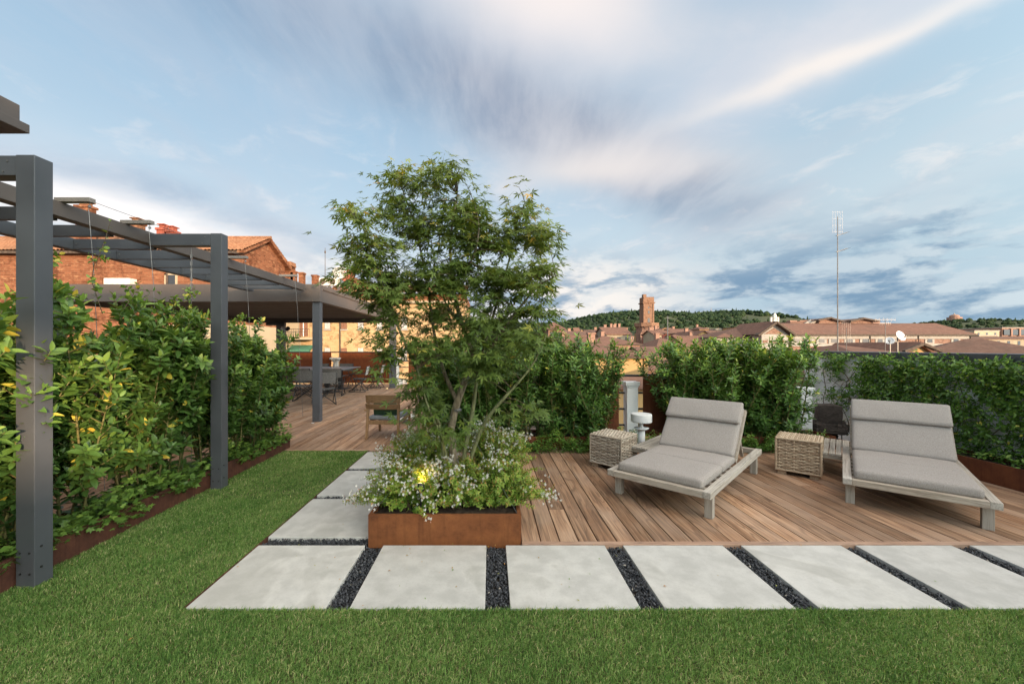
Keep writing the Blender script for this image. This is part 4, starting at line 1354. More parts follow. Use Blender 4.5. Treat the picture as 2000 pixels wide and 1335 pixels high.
pr = MB()
for s, xe in ((-1, x0 - .8), (1, x1 + .8)):
    pr.add([(xe, PB - .5, pz(654.5, PB) + .2), (ap[0], PB - .5, ap[1] + .38), (ap[0], PYD + 8, ap[1] + .38), (xe, PYD + 8, pz(654.5, PB) + .2)], [(0, 1, 2, 3)])
pr.build('roof', M['tile'], pal)
ac_ = MB().lathe([(.5, 0), (.3, .3), (.45, .8), (.35, 1.3), (.1, 1.8)], (ap[0], PB, ap[1] + .3), 8); ac_.bb(ap[0] - .9, ap[0] - .6, PB - .1, PB + .2, ap[1] + .2, ap[1] + 1.2).bb(ap[0] + .6, ap[0] + .9, PB - .1, PB + .2, ap[1] + .2, ap[1] + 1.2)
ac_.build('finial', M['stone_white'], pal)
x0, x1 = pxx(1400), pxx(1486)
MB().bb(x0, x1, PYD, PYD + 14, -17, pz(658)).build('wing_wall', M['trim_grey'], pal)
MB().add([(x0 - .5, PYD - .8, pz(658)), (x1, PYD - .8, pz(658)), (x1, PYD + 7, pz(641, PYD + 7)), (pxx(1432, PYD + 7), PYD + 7, pz(641, PYD + 7)), (x0 - .5, PYD + 14, pz(658)), (x1, PYD + 14, pz(658))], [(0, 1, 2, 3), (0, 3, 4), (3, 2, 5, 4)]).build('roof', M['tile'], pal)
MB().bb(x0 - .4, x1, PYD - .75, PYD, pz(659.5), pz(658.1)).build('eave', M['dark_trim'], pal)
# raised roofs, dormers and skylights behind the eave line
Yk = PYD + 9
rb = MB()
for (a, b_, yt, yb_) in ((1588, 1632, 621, 640), (1650, 1692, 622, 638)):
    X0, X1 = pxx(a, Yk), pxx(b_, Yk)
    rb.prism([(X0, pz(yb_, Yk)), (X1 + 1.5, pz(yb_, Yk)), (X1, pz(yt + 4, Yk)), ((X0 + X1) / 2, pz(yt, Yk)), (X0 + 1, pz(yt + 4, Yk))], 'Y', Yk - 1, Yk + 7)
rb.build('raised_roof', M['brick_pink'], pal)
dk = MB()
for (a, b_, yt) in ((1586, 1612, 621), (1612, 1634, 622), (1648, 1672, 623), (1672, 1704, 622)):
    dk.bar((pxx(a, Yk), Yk - 1.3, pz(yt + 5 if a in (1586, 1648) else yt, Yk)), (pxx(b_, Yk), Yk - 1.3, pz(yt if a in (1586, 1648) else yt + 6, Yk)), 1.4, .35)
dk.build('roof_edge', M['dark_trim'], pal)
MB().prism([(pxx(1530, Yk), pz(650, Yk)), (pxx(1620, Yk), pz(650, Yk)), (pxx(1600, Yk), pz(625, Yk)), (pxx(1545, Yk), pz(628, Yk))], 'Y', Yk, Yk + 8).build('rear_roof', M['tile2'], pal)
sk = MB()
for (xa, ya, xb, yb_) in ((1548, 645, 1582, 626), (1566, 640, 1596, 624.5)):
    sk.bar((pxx(xa, Yk), Yk - .4, pz(ya, Yk)), (pxx(xb, Yk), Yk - .2, pz(yb_, Yk)), .3, .5)
sk.build('skylight_strip', M['trim_grey'], pal)
for px in (1556, 1576, 1720, 1640):
    X = pxx(px, Yk)
    MB().bb(X - .9, X + .9, Yk + 1, Yk + 2.2, pz(640, Yk), pz(625 if px < 1600 else 626, Yk)).build('chimney', M['pl_pink'], pal)

# far right buildings
town_house('big low roof of brown tiles at the far right above the vine wall', 1925, 2125, 58, 692, 661, 15, 'pl_pink', 'tile2', 'hip', 0, 0, None, rz=R(-42))
t = town_house('flat pale beige block between the palace and the far hill', 1903, 1952, 200, 646, 645, 20, 'pl_cream', 'trim_grey', 'flat', 1, 3, None)
town_house('lower beige annex with dark windows under the pale block', 1912, 1948, 185, 655, 654, 8, 'pl_beige', 'trim_grey', 'flat', 1, 3, None)
t = town_house('modern brick block with big framed openings at the far right', 1957, 2080, 210, 640, 639, 20, 'brick_pink', 'trim_grey', 'flat', 0, 0, None)
for k in range(6):
    X, _, Z = px2(1966 + k * 16, 654, 209.8)
    MB().bb(X - 1.7, X + 1.7, 209.5, 209.9, Z, Z + 2.9).build('window', M['glass'], t)
    MB().bb(X + 1.7, X + 2.5, 209.2, 209.9, Z - .5, Z + 3.4).build('pier', M['pl_pink'], t)
town_house('row of dark roofed sheds under the pale block', 1900, 2060, 150, 661, 658, 10, 'pl_beige', 'tile2', 'gable_x', 1, 8, None)

# small house just beyond the vine wall, with dishes
t = town_house('small yellow gable with dark bargeboards behind the vine wall', 1768, 1818, 26, 690, 674, 6, 'pl_yellow', 'tile', 'gable_y', 0, 0, None, over=.25)
X0, X1 = px2(1768, 0, 26)[0] - .4, px2(1818, 0, 26)[0] + .4
za = px2(0, 671.5, 25.7)[2]; zb = px2(0, 686, 25.7)[2]
MB().bar((X0, 25.7, zb), ((X0 + X1) / 2, 25.7, za), .2, .16).bar(((X0 + X1) / 2, 25.7, za), (X1, 25.7, zb), .2, .16).build('bargeboard', M['dark_trim'], t)
town_house('low tiled roof left of the yellow gable behind the vine wall', 1685, 1775, 25, 690, 673, 7, 'pl_pink', 'tile', 'hip', 0, 0, None)
X, Y_, Z = px2(1755, 657, 23)
dish('large white satellite dish on poles behind the vine wall', X, 23, Z, .30, 1.1, M['white_paint'], R(10))
X, Y_, Z = px2(1738, 666, 23)
dish('smaller white satellite dish beside the large one', X, 23, Z, .22, .8, M['white_paint'], R(-50))


def aerial(label, px, ytop, ybot, Y, arms, r=.02):
    X, _, Z1 = px2(px, ytop, Y); Z0 = px2(px, ybot, Y)[2]
    t = thing('antenna_mast', label, 'antenna', (X, Y, Z0))
    h = Z1 - Z0
    MB().tube([(0, 0, -2), (0, 0, h * .62), (0, 0, h)], [r * 1.25, r, r * .8], 6).build('mast', M['steel'], t, local=True)
    for (f, ang, L, kind) in arms:
        a = MB(); z = h * f
        c, s = math.cos(ang), math.sin(ang)
        if kind == 'yagi':
            a.bar((-.12 * L * c, -.12 * L * s, z - .03 * L), (L * c, L * s, z + .32 * L), .03, .03)
            for k in range(7):
                q = .1 + k * .14; zz_ = z + .32 * L * q
                a.bar((q * L * c - s * .18, q * L * s + c * .18, zz_), (q * L * c + s * .18, q * L * s - c * .18, zz_), .005, .005)
        elif kind == 'grid':
            for k in range(5):
                x = -.22 + k * .11
                a.bar((x * c, x * s, z - .5), (x * c, x * s, z + .5), .003, .003)
            for k in range(4):
                a.bar((-.24 * c, -.24 * s, z - .45 + k * .3), (.24 * c, .24 * s, z - .45 + k * .3), .003, .003)
        else:
            a.bar((-L * c, -L * s, z), (L * c, L * s, z), .014, .014)
            for k in range(6):
                q = -1 + k * .4
                a.bar((q * L * c, q * L * s, z - .1), (q * L * c, q * L * s, z + .1), .006, .006)
        a.build('antenna_element', M['steel'], t, local=True)
    return t


aerial('tall thin antenna mast standing up behind the vine wall', 1636, 423, 686, 18, [(.96, 0, .5, 'grid'), (.86, 0.2, .55, 'yagi'), (.74, 0.2, .55, 'yagi')], .022)
aerial('short aerial with crossbars in front of the palace roof', 1729, 622, 686, 22, [(.97, 0, .55, 'bar'), (.86, 0, .3, 'bar')], .018)
aerial('rusty small aerial beside the tall mast', 1653, 640, 686, 19, [(.8, 0.1, .3, 'grid')], .014)
aerial('thin aerial rod right of the brick tower', 1304, 617, 660, 95, [(.9, 0, .8, 'bar')], .10)

# ================================================================== TERRACE STRUCTURE
# vine-clad wall on the right
WX = 6.32
wl = thing('garden_wall', 'white rendered garden wall with dark metal coping on the right side', 'wall', (WX + .12, 4, 0))
MB().bb(WX, WX + .24, -3.5, 7.98, -.06, 1.42).build('wall', M['white_wall'], wl)
MB().bb(WX - .05, WX + .29, -3.5, 8.02, 1.42, 1.515).build('coping', M['anthracite'], wl, bevel=.006)


def open_box(t, x0, x1, y0, y1, h, mt, th=.012, lip=.0, soil=.05, sides='wesn'):
    o_ = th
    if 's' in sides: MB().bb(x0, x1, y0, y0 + o_, -.05, h).build('front_panel', mt, t, bevel=.002)
    if 'n' in sides: MB().bb(x0, x1, y1 - o_, y1, -.05, h).build('back_panel', mt, t, bevel=.002)
    if 'w' in sides: MB().bb(x0, x0 + o_, y0 + o_, y1 - o_, -.05, h).build('side_panel', mt, t, bevel=.002)
    if 'e' in sides: MB().bb(x1 - o_, x1, y0 + o_, y1 - o_, -.05, h).build('side_panel', mt, t, bevel=.002)
    if lip:
        l = MB(); l.bb(x0, x1, y0, y0 + lip, h + .0005, h + .008).bb(x0, x1, y1 - lip, y1, h + .0005, h + .008).bb(x0, x0 + lip, y0 + lip, y1 - lip, h + .0005, h + .008).bb(x1 - lip, x1, y0 + lip, y1 - lip, h + .0005, h + .008)
        l.build('rim', mt, t)
    # lumpy soil
    nx, ny = 24, 24
    V = np.array([(x0 + o_ + (x1 - x0 - 2 * o_) * i / (nx - 1), y0 + o_ + (y1 - y0 - 2 * o_) * j / (ny - 1), h - soil + RNG.uniform(-.012, .02)) for j in range(ny) for i in range(nx)])
    q = np.array([(j * nx + i, j * nx + i + 1, (j + 1) * nx + i + 1, (j + 1) * nx + i) for j in range(ny - 1) for i in range(nx - 1)])
    place(bpy.data.objects.new('soil', np_mesh('soil', V, [q], M['soil'])), t)


t = thing('planter', 'square rusted steel planter box holding the maple and white flowering shrubs', 'planter', (-.376, 3.88, 0))
open_box(t, -1.004, .252, 3.255, 4.51, .214, M['corten'], .012, .03)
t = thing('planter', 'long dark rusted planter edging the lawn under the tall laurel hedge', 'planter', (-3.42, 3.5, 0))
open_box(t, -3.65, -3.195, -3.0, 6.33, .185, M['corten_dark'], .012, .018)
t = thing('planter', 'rusted steel planter running along the foot of the vine wall', 'planter', (6.08, 3, 0))
open_box(t, 5.872, 6.31, -3.0, 6.45, .235, M['corten_brown'], .012, .018)
t = thing('planter', 'low rusted planter under the hedge right of the white post', 'planter', (3.95, 6.45, 0))
open_box(t, 2.72, 5.4, 6.2, 6.72, .2, M['corten_brown'], .012)
t = thing('planter', 'low rusted planter under the hedge behind the maple', 'planter', (.5, 6.45, 0))
open_box(t, -1.0, 2.15, 6.2, 6.72, .2, M['corten_brown'], .012)

# balustrade: posts, bars and rusted panels
BY = 6.90
POSTS = []
def post(label, x, y, h=.93, w=.19, group='white balustrade posts'):
    t = thing('balustrade_post', label, 'post', (x, y, 0), 0, group)
    MB().bb(-w / 2, w / 2, -w / 2, w / 2, -.05, h - .09).build('shaft', M['white_paint'], t, bevel=.006, local=True)
    c_ = MB(); c_.bb(-w * .56, w * .56, -w * .56, w * .56, h - .09, h - .06); c_.bb(-w * .64, w * .64, -w * .64, w * .64, h - .06, h)
    c_.build('cap', M['white_paint'], t, bevel=.006, local=True)
    MB().bb(-w * .6, w * .6, -w * .6, w * .6, -.05, .12).build('base', M['white_paint'], t, bevel=.005, local=True)
post('white square post beside the rusted panel in the gap of the hedge', 2.43, BY - .02, 1.0)
post('white post at the right end of the hedge against the vine wall', 5.43, BY, .9)
post('white post hidden in the hedge behind the maple', -.55, BY, .93)
def rail(label, x0, x1, y0, y1, zs, group='black rails of the balustrade', rz=.018):
    t = thing('railing', label, 'railing', ((x0 + x1) / 2, (y0 + y1) / 2, 0), 0, group)
    for i, z in enumerate(zs):
        MB().tube([(x0, y0, z), (x1, y1, z)], rz if i else rz * 1.2, 8).build('bar', M['black_steel'], t, smooth=True)
rail('black railing bars crossing the gap beside the white post', -.9, 5.40, BY + .02, BY + .02, (1.10, .80, .52, .24))
def panel(label, x0, x1, y0, y1, z0, z1, mt='corten_panel', th=.02, name='screen_panel', group='rusted screen panels on the balustrade'):
    t = thing(name, label, 'screen panel', ((x0 + x1) / 2, (y0 + y1) / 2, 0), 0, group)
    m2 = MB(); m2.bar((x0, y0, (z0 + z1) / 2), (x1, y1, (z0 + z1) / 2), th, z1 - z0); m2.build('panel', M[mt], t, bevel=.002)
    f = MB(); f.bar((x0, y0, z1 + .013), (x1, y1, z1 + .013), th * 2, .025); f.build('top_rail', M['black_steel'], t)
panel('rusted panel right of the white post behind the first lounger', 2.64, 3.75, BY - .03, BY - .03, .06, 1.11, 'corten_brown')
panel('rusted panel left of the white post half hidden by the hedge', 1.30, 2.22, BY - .03, BY - .03, .06, 1.08, 'corten_brown')
panel('rusted panel behind the right hedge by the vine wall', 3.9, 5.25, BY - .03, BY - .03, .06, 1.11, 'corten_brown')

# back railing of the dining deck
YR = 17.0
gx = lambda x: (x - 958) / 775 * YR
gz = lambda y: 1.6 + (677 - y) / 775 * YR
panel('long rusted panel behind the left end of the dining table', gx(480), gx(647), YR, YR, .05, gz(688.5))
panel('tall rusted panel behind the right end of the dining table', gx(664), gx(764), YR, YR, .05, gz(688.5))
panel('rusted panel beyond the maple right of the far pergola post', gx(798), gx(930), YR, YR, .05, gz(688.5))
rail('black rails of the far balustrade behind the dining deck', gx(470), gx(930), YR + .06, YR + .06, (gz(687.5), 1.0, .72, .45, .2), rz=.022)
for px, lab in ((657, 'white stone baluster post between the two far rusted panels'), (774, 'white stone baluster post beside the far pergola post')):
    t = thing('baluster_post', lab, 'post', (gx(px), YR - .05, 0), 0, 'stone posts of the far balustrade')
    MB().lathe([(.20, 0), (.20, .14), (.13, .17), (.115, .3), (.15, .55), (.12, .85), (.10, .93), (.16, 1.0), (.16, 1.06)], (0, 0, 0), 12).build('baluster', M['stone_white'], t, smooth=True, local=True)
    MB().bb(-.2, .2, -.2, .2, 1.06, 1.14).build('cap', M['stone_white'], t, bevel=.01, local=True)
    MB().bb(-.24, .24, -.24, .24, -.05, .22).build('plinth', M['stone_white'], t, bevel=.01, local=True)

# left balustrade behind the tall hedge
LX = -5.32
for y, lab in ((5.75, 'white post glimpsed through the laurel hedge left of the second pergola post'), (3.3, 'white post glimpsed low between the laurels beside the near pergola post'), (8.2, 'white post on the left edge of the dining deck')):
    post(lab, LX, y, 1.02, .2, 'white balustrade posts on the left side')
panel('rusted panel behind the laurel hedge near the second pergola post', LX - .03, LX - .03, 5.95, 8.05, .06, 1.1, 'corten_brown', group='rusted screen panels on the left side')
panel('rusted panel behind the laurel hedge near the first pergola post', LX - .03, LX - .03, 3.5, 5.55, .06, 1.1, 'corten_brown', group='rusted screen panels on the left side')
t = thing('railing', 'black rails behind the laurel hedge on the left', 'railing', (LX, 5, 0))
for z in (.3, .6, .9, 1.12):
    MB().tube([(LX, .5, z), (LX, 8.3, z)], .016, 6).build('bar', M['black_steel'], t)

# ------------------------------------------------------------------ pergolas
M['taupe_light'] = painted('light_taupe_paint', (0.24, 0.215, 0.195), 0.5)
pg = thing('pergola', 'anthracite steel garden pergola with two tall posts on the lawn edge', 'pergola', (-4.2, 5, 0))
HT = 2.885
def pgpost(p, x0, x1, y0, y1, h, mt='anthracite', z0=-.05):
    o_ = MB().bb(x0, x1, y0, y1, z0, h).build('post', M[mt], p, bevel=.004)
    for z in (.08, .22):
        b_ = MB()
        for fx in (.25, .75):
            b_.tube([(x0 + (x1 - x0) * fx, y0 - .004, z), (x0 + (x1 - x0) * fx, y0 + .002, z)], .007, 8)
        b_.tube([(x1 - .002, y0 + (y1 - y0) * .35, z + .03), (x1 + .004, y0 + (y1 - y0) * .35, z + .03)], .008, 8)
        b_.build('bolt', M['black_steel'], o_)
    return o_
pgpost(pg, -3.178, -3.052, 2.655, 2.77, HT)
pgpost(pg, -3.172, -3.046, 4.493, 4.605, HT)
SBX0, SBX1 = -3.98, -3.87
for (y0, y1) in ((2.662, 2.763), (4.50, 4.598)):
    o_ = MB().bb(SBX1 - (1.3 if y0 < 3 else 0), -3.178, y0, y1, HT - .135, HT - .002).build('arm', M['anthracite'], pg, bevel=.003)
    MB().tube([(-3.24, y0 - .004, HT - .04), (-3.24, y0, HT - .04)], .007, 8).tube([(-3.27, y0 - .004, HT - .11), (-3.27, y0, HT - .11)], .007, 8).build('bolt', M['steel'], o_)
MB().bb(SBX0, SBX1, 2.6, 8.28, 2.772, 2.905).build('side_beam', M['taupe_paint'], pg, bevel=.003)
MB().bb(-5.05, -4.94, 2.6, 8.28, 2.752, 2.885).build('side_beam', M['anthracite'], pg, bevel=.003)
y = 3.06
while y < 8.2:
    o_ = MB().bb(-4.938, SBX0 - .002, y, y + .045, 2.757, 2.875).build('rafter', M['anthracite'], pg, bevel=.002)
    MB().tube([(-4.90, y - .004, 2.82), (-4.90, y, 2.82)], .01, 8).build('bolt', M['steel'], o_)
    y += .545
for k, y in enumerate((2.95, 3.58, 4.12)):
    pass
for y in (3.6, 4.236, 5.89, 7.4):
    MB().bb(-3.93, -3.61, y - .03, y + .03, 2.907, 2.945).build('bracket', M['taupe_light'], pg, bevel=.002)
    w_ = MB(); w_.tube([(-3.635, y, 2.905), (-3.645, y, 2.84), (-3.60, y, 2.3), (-3.50, y, .3)], .0026, 5)
    w_.lathe([(.012, 0), (.012, .02)], (-3.637, y, 2.86), 8)
    w_.build('trellis_cable', M['steel'], pg)
MB().tube([(-3.7, 3.6, 2.948), (-3.7, 5.89, 2.948)], .0025, 5).build('trellis_cable', M['steel'], pg)
for y in (2.71, 4.55):
    x = -3.43
    w_ = MB(); w_.tube([(x, y, HT - .135), (x, y, .3)], .003, 5)
    for z in (2.66, 2.58, 2.50, 2.40, 2.33):
        w_.tube([(x - .012, y, z), (x - .009, y, z - .05), (x + .009, y, z - .05), (x + .012, y, z), (x - .012, y, z)], .0035, 5)
    w_.tube([(x, y, 2.50), (x, y, 2.36)], .008, 6)
    w_.build('trellis_cable', M['steel'], pg)

pd_ = thing('pergola', 'taupe louvred pergola roof over the dining table', 'pergola', (-6.4, 12, 0))
PX_0, PX_1, PYa, PYb = -9.5, -3.62, 8.42, 15.6
ZT, ZB = 2.93, 2.56
MB().bb(PX_0, PX_1 - .18, PYa, PYa + .14, ZB, ZT).build('front_beam', M['taupe_paint'], pd_, bevel=.004)
MB().bb(PX_1 - .178, PX_1, PYa - .004, PYa + .16, ZB - .004, ZT + .003).build('corner_block', M['taupe_paint'], pd_, bevel=.004)
sb = MB().bb(PX_1 - .14, PX_1 - .002, PYa + .162, PYb - .14, ZB, ZT).build('side_beam', M['taupe_paint'], pd_, bevel=.004)
MB().bb(PX_1 - .002, PX_1 + .012, PYa + .17, PYb - .14, ZT - .11, ZT - .09).build('groove', M['dark_trim'], sb)
MB().bb(PX_0, PX_0 + .14, PYa + .16, PYb - .14, ZB, ZT).build('side_beam', M['taupe_paint'], pd_, bevel=.004)
MB().bb(PX_0, PX_1, PYb - .138, PYb, ZB - .02, ZT).build('back_beam', M['taupe_paint'], pd_, bevel=.004)
nl = 34
for k in range(nl):
    y = PYa + .2 + k * (PYb - PYa - .45) / nl
    MB().box(((PX_0 + PX_1) / 2, y + .1, ZB + .16), (PX_1 - PX_0 - .3, .215, .022), 0, R(7)).build('louvre', M['louvre'], pd_)
MB().bb(PX_0 + .15, PX_1 - .15, PYa + .17, PYb - .15, ZT - .07, ZT - .05).build('roof_cover', M['louvre'], pd_)
pgpost(pd_, -3.80, -3.64, 8.46, 8.60, ZB - .006)
pgpost(pd_, -3.92, -3.69, 15.36, 15.56, ZB - .022)
pgpost(pd_, -8.3, -8.02, 15.36, 15.56, ZB - .022, 'taupe_paint')
pgpost(pd_, -9.48, -9.32, 8.46, 8.60, ZB - .006)
MB().bb(-8.6, -7.9, 15.2, 15.34, 2.42, 2.54).build('spotlight_bar', M['black_steel'], pd_)
t = thing('spotlight', 'small dark twin spotlight clamped to the far left pergola post', 'spotlight', (-7.85, 15.3, 2.25))
MB().lathe([(.05, 0), (.07, .05), (.07, .2), (.06, .22)], (0, 0, 0), 10).build('head', M['black_steel'], t, local=True).rotation_euler = (R(70), 0, R(40))
MB().lathe([(.05, 0), (.07, .05), (.07, .2), (.06, .22)], (0, 0, 0), 10).build('head', M['white_paint'], t, local=True).rotation_euler = (R(70), 0, R(-60))
MB().bar((-.18, .1, .05), (0, 0, .05), .03, .03).build('bracket', M['black_steel'], t, local=True)

#@@OBJECTS
# ================================================================== FURNITURE
# double sun lounger; local x = width (left to right seen from the foot), y = from foot to head
def make_lounger(label, cx, cy, ang):
    t = thing('sun_lounger', label, 'sun lounger', (cx, cy, 0), ang, 'grey cushioned sun loungers on the deck')
    w, L, zt, rh = .94, 2.16, .285, .062
    f = t
    hw, hl = w / 2, L / 2
    for s in (-1, 1):
        MB().bb(s * hw - .035, s * hw + .035, -hl, hl, zt - rh, zt).build('side_rail', M['teak_rail'], f, bevel=.004, local=True)
    MB().bb(-hw + .0352, hw - .0352, -hl, -hl + .07, zt - rh - .002, zt - .004).build('end_rail', M['teak_grey'], f, bevel=.004, local=True)
    MB().bb(-hw + .0352, hw - .0352, hl - .07, hl, zt - rh - .002, zt - .004).build('end_rail', M['teak_grey'], f, bevel=.004, local=True)
    for (x, y) in ((-1, -1), (1, -1), (-1, 1), (1, 1)):
        lx, ly = x * (hw - .022), y * (hl - .17)
        MB().bb(lx - .036, lx + .036, ly - .036, ly + .036, 0, zt - rh - .001).build('leg', M['teak_leg'], f, bevel=.004, local=True)
    hinge = -hl + 1.22
    for k in range(6):
        y = -hl + .15 + k * .18
        MB().bb(-hw + .036, hw - .036, y - .035, y + .035, zt - rh + .012, zt - .012).build('slat', M['teak_grey'], f, bevel=.002, local=True)
    # side shelf with slats, at the head end on the left
    sh0, sh1 = -hl + 1.13, hl
    for k in range(4):
        x = -hw - .035 - .008 - .055 * (k + .5) - .008 * k
        MB().bb(x - .0275, x + .0275, sh0, sh1, zt - .026, zt).build('shelf_slat', M['teak_rail'], f, bevel=.002, local=True)
    for y in (sh0 + .05, sh1 - .06):
        MB().bb(-hw - .29, -hw - .036, y - .03, y + .03, zt - .075, zt - .0265).build('shelf_bearer', M['teak_grey'], f, bevel=.002, local=True)
    # cushions
    def cushion(name, x0, x1, y0, y1, z0, z1, mtx=None, parent=f, bev=.032):
        nx, ny = 12, 12
        vs = []; m2 = MB()
        for sgn in (0, 1):
            for j in range(ny + 1):
                for i in range(nx + 1):
                    a, b_ = i / nx, j / ny
                    puff = (math.sin(math.pi * min(max(a, .0), 1)) * math.sin(math.pi * b_)) ** .5
                    z = z0 if sgn == 0 else z1 - .014 + .016 * puff + .0025 * math.sin(13 * a + 5 * b_) * puff
                    p = Vector((x0 + (x1 - x0) * a, y0 + (y1 - y0) * b_, z))
                    vs.append(mtx @ p if mtx else p)
        n_ = (nx + 1) * (ny + 1); fs = []
        for j in range(ny):
            for i in range(nx):
                k = j * (nx + 1) + i
                fs.append((k, k + nx + 1, k + nx + 2, k + 1)); fs.append((n_ + k, n_ + k + 1, n_ + k + nx + 2, n_ + k + nx + 1))
        for i in range(nx):
            a, b_ = i, i + 1; fs.append((a, b_, n_ + b_, n_ + a))
            a, b_ = ny * (nx + 1) + i, ny * (nx + 1) + i + 1; fs.append((b_, a, n_ + a, n_ + b_))
        for j in range(ny):
            a, b_ = j * (nx + 1), (j + 1) * (nx + 1); fs.append((b_, a, n_ + a, n_ + b_))
            a, b_ = j * (nx + 1) + nx, (j + 1) * (nx + 1) + nx; fs.append((a, b_, n_ + b_, n_ + a))
        m2.add(vs, fs)
        o_ = m2.build(name, M['fabric'], parent, smooth=True, local=True)
        md = o_.modifiers.new('edge', 'BEVEL'); md.width = bev; md.segments = 4; md.limit_method = 'ANGLE'; md.angle_limit = R(50)
        return o_
    ci = .05
    c1 = cushion('seat_cushion', -hw + ci, hw - ci, -hl + .06, -hl + .72, zt - .012, zt + .095)
    c2 = cushion('seat_cushion', -hw + ci, hw - ci, -hl + .722, hinge + .02, zt - .012, zt + .092)
    phi = R(47)
    mt = Matrix.Translation((0, hinge, zt + .02)) @ Matrix.Rotation(phi, 4, 'X')
    c3 = cushion('back_cushion', -hw + ci, hw - ci, .0, .70, .03, .125, mt)
    cushion('head_pillow', -hw + ci - .004, hw - ci + .004, .41, .715, .115, .178, mt, f, .028)
    bf = MB()
    for s in (-1, 1):
        a = mt @ Vector((s * (hw - .06), -.02, .0)); b_ = mt @ Vector((s * (hw - .06), .70, .0))
        bf.bar(a, b_, .045, .05, (0, -1, 1))
    for k in range(5):
        y = .06 + k * .15
        bf.bar(mt @ Vector((-hw + .08, y, .0)), mt @ Vector((hw - .08, y, .0)), .02, .06, mt.to_3x3() @ Vector((0, 1, 0)))
    bf.build('backrest_frame', M['teak_grey'], f, bevel=.002, local=True)
    st = MB()
    for s in (-1, 1):
        a = mt @ Vector((s * (hw - .10), .45, -.02)); st.bar(a, (s * (hw - .10), a.y + .22, zt - .04), .03, .025)
    st.build('support_strut', M['teak_grey'], f, local=True)
    return t


M['teak_rail'] = wood('weathered_grey_teak_rail', [(0.22, 0.19, 0.16), (0.42, 0.38, 0.33), (0.58, 0.55, 0.50), (0.47, 0.45, 0.42)], 'Y', 0.8, 1.3, 0.10)
M['teak_leg'] = wood('weathered_grey_teak_leg', [(0.20, 0.17, 0.14), (0.38, 0.34, 0.29), (0.55, 0.51, 0.45), (0.44, 0.41, 0.37)], 'Z', 0.8, 1.3, 0.10)
make_lounger('grey cushioned wooden lounger between the two wicker cubes', 2.375, 4.69, R(-44.5))
make_lounger('grey cushioned wooden lounger nearest the vine wall right of both wicker cubes', 4.64, 4.47, R(-41.5))


def wicker_cube(label, cx, cy, ang, w, h, mt, r_=1):
    t = thing('wicker_cube', label, 'side table', (cx, cy, 0), ang, 'wicker cube side tables')
    r = np.random.default_rng(r_)
    foot, hw = .05, w / 2
    for sx in (-1, 1):
        for sy in (-1, 1):
            MB().bb(sx * (hw - .06) - .045, sx * (hw - .06) + .045, sy * (hw - .06) - .045, sy * (hw - .06) + .045, 0, foot).build('foot', M['foot_wood'], t, bevel=.003, local=True)
    MB().bb(-hw + .012, hw - .012, -hw + .012, hw - .012, foot + .001, h - .014).build('core', M['dark_under'], t, local=True)
    V = []; F = []; T = []
    nst = int((h - foot) / .0195); seg = 22; nu = 10
    def strand(pts, rad, tone):
        k = len(V)
        n = len(pts); m = 6
        for i, p in enumerate(pts):
            d = (pts[min(i + 1, n - 1)] - pts[max(i - 1, 0)]); d = d / np.linalg.norm(d)
            u = np.cross(d, np.array([.2, .3, .93])); u /= np.linalg.norm(u); v = np.cross(d, u)
            for q in range(m):
                a = 2 * math.pi * q / m
                V.append(p + (u * math.cos(a) + v * math.sin(a)) * rad); T.append(tone)
        for i in range(n - 1):
            for q in range(m):
                F.append((k + i * m + q, k + i * m + (q + 1) % m, k + (i + 1) * m + (q + 1) % m, k + (i + 1) * m + q))
    for side in range(4):
        ax = [np.array([1, 0, 0]), np.array([0, 1, 0]), np.array([-1, 0, 0]), np.array([0, -1, 0])][side]
        nr = [np.array([0, -1, 0]), np.array([1, 0, 0]), np.array([0, 1, 0]), np.array([-1, 0, 0])][side]
        nv = 6
        for j in range(nst):
            z = foot + .012 + (h - foot - .02) * (j + .5) / nst
            tone = r.uniform(.3, .85)
            wob = r.normal(0, .0012)
            pts = []
            for i in range(seg * 2 + 1):
                s = -hw + w * i / (seg * 2)
                pts.append(ax * s + nr * (hw - .008 + .0085 * math.sin(math.pi * nv * i / (seg * 2) + math.pi * (j % 2)) + wob) + np.array([0, 0, z + .0015 * math.sin(i * .9 + j)]))
            strand(pts, .0098, tone)
        for i in range(nv):
            s = -hw + w * (i + .5) / nv
            strand([ax * s + nr * (hw - .006) + np.array([0, 0, foot + .005]), ax * s + nr * (hw - .006) + np.array([0, 0, h - .01])], .008, r.uniform(.2, .8))
    nt_ = int(w / .0195)
    for j in range(nt_):
        y = -hw + w * (j + .5) / nt_
        pts = [np.array([-hw - .004 + (w + .008) * i / 40, y, h - .006 + .007 * math.sin(math.pi * 8 * i / 40 + math.pi * (j % 2)) - .02 * max(0, abs(i - 20) / 20 - .9) * 10]) for i in range(41)]
        strand(pts, .010, r.uniform(.45, 1.0))
    for i in range(8):
        x = -hw + w * (i + .5) / 8
        strand([np.array([x, -hw, h - .01]), np.array([x, hw, h - .01])], .008, r.uniform(.3, .9))
    # rounded corner wraps and rims
    for z in (foot + .008, h - .012):
        for a, b_ in (((-1, -1), (1, -1)), ((1, -1), (1, 1)), ((1, 1), (-1, 1)), ((-1, 1), (-1, -1))):
            strand([np.array([a[0] * hw * 1.0, a[1] * hw * 1.0, z]), np.array([b_[0] * hw * 1.0, b_[1] * hw * 1.0, z])], .012, .7)
    for sx in (-1, 1):
        for sy in (-1, 1):
            strand([np.array([sx * hw, sy * hw, foot]), np.array([sx * hw, sy * hw, h - .01])], .012, .55)
    me = np_mesh('weave', np.array(V), [np.array(F)], mt, np.array(T), True)
    place(bpy.data.objects.new('weave', me), t, local=True)['kind'] = 'stuff'


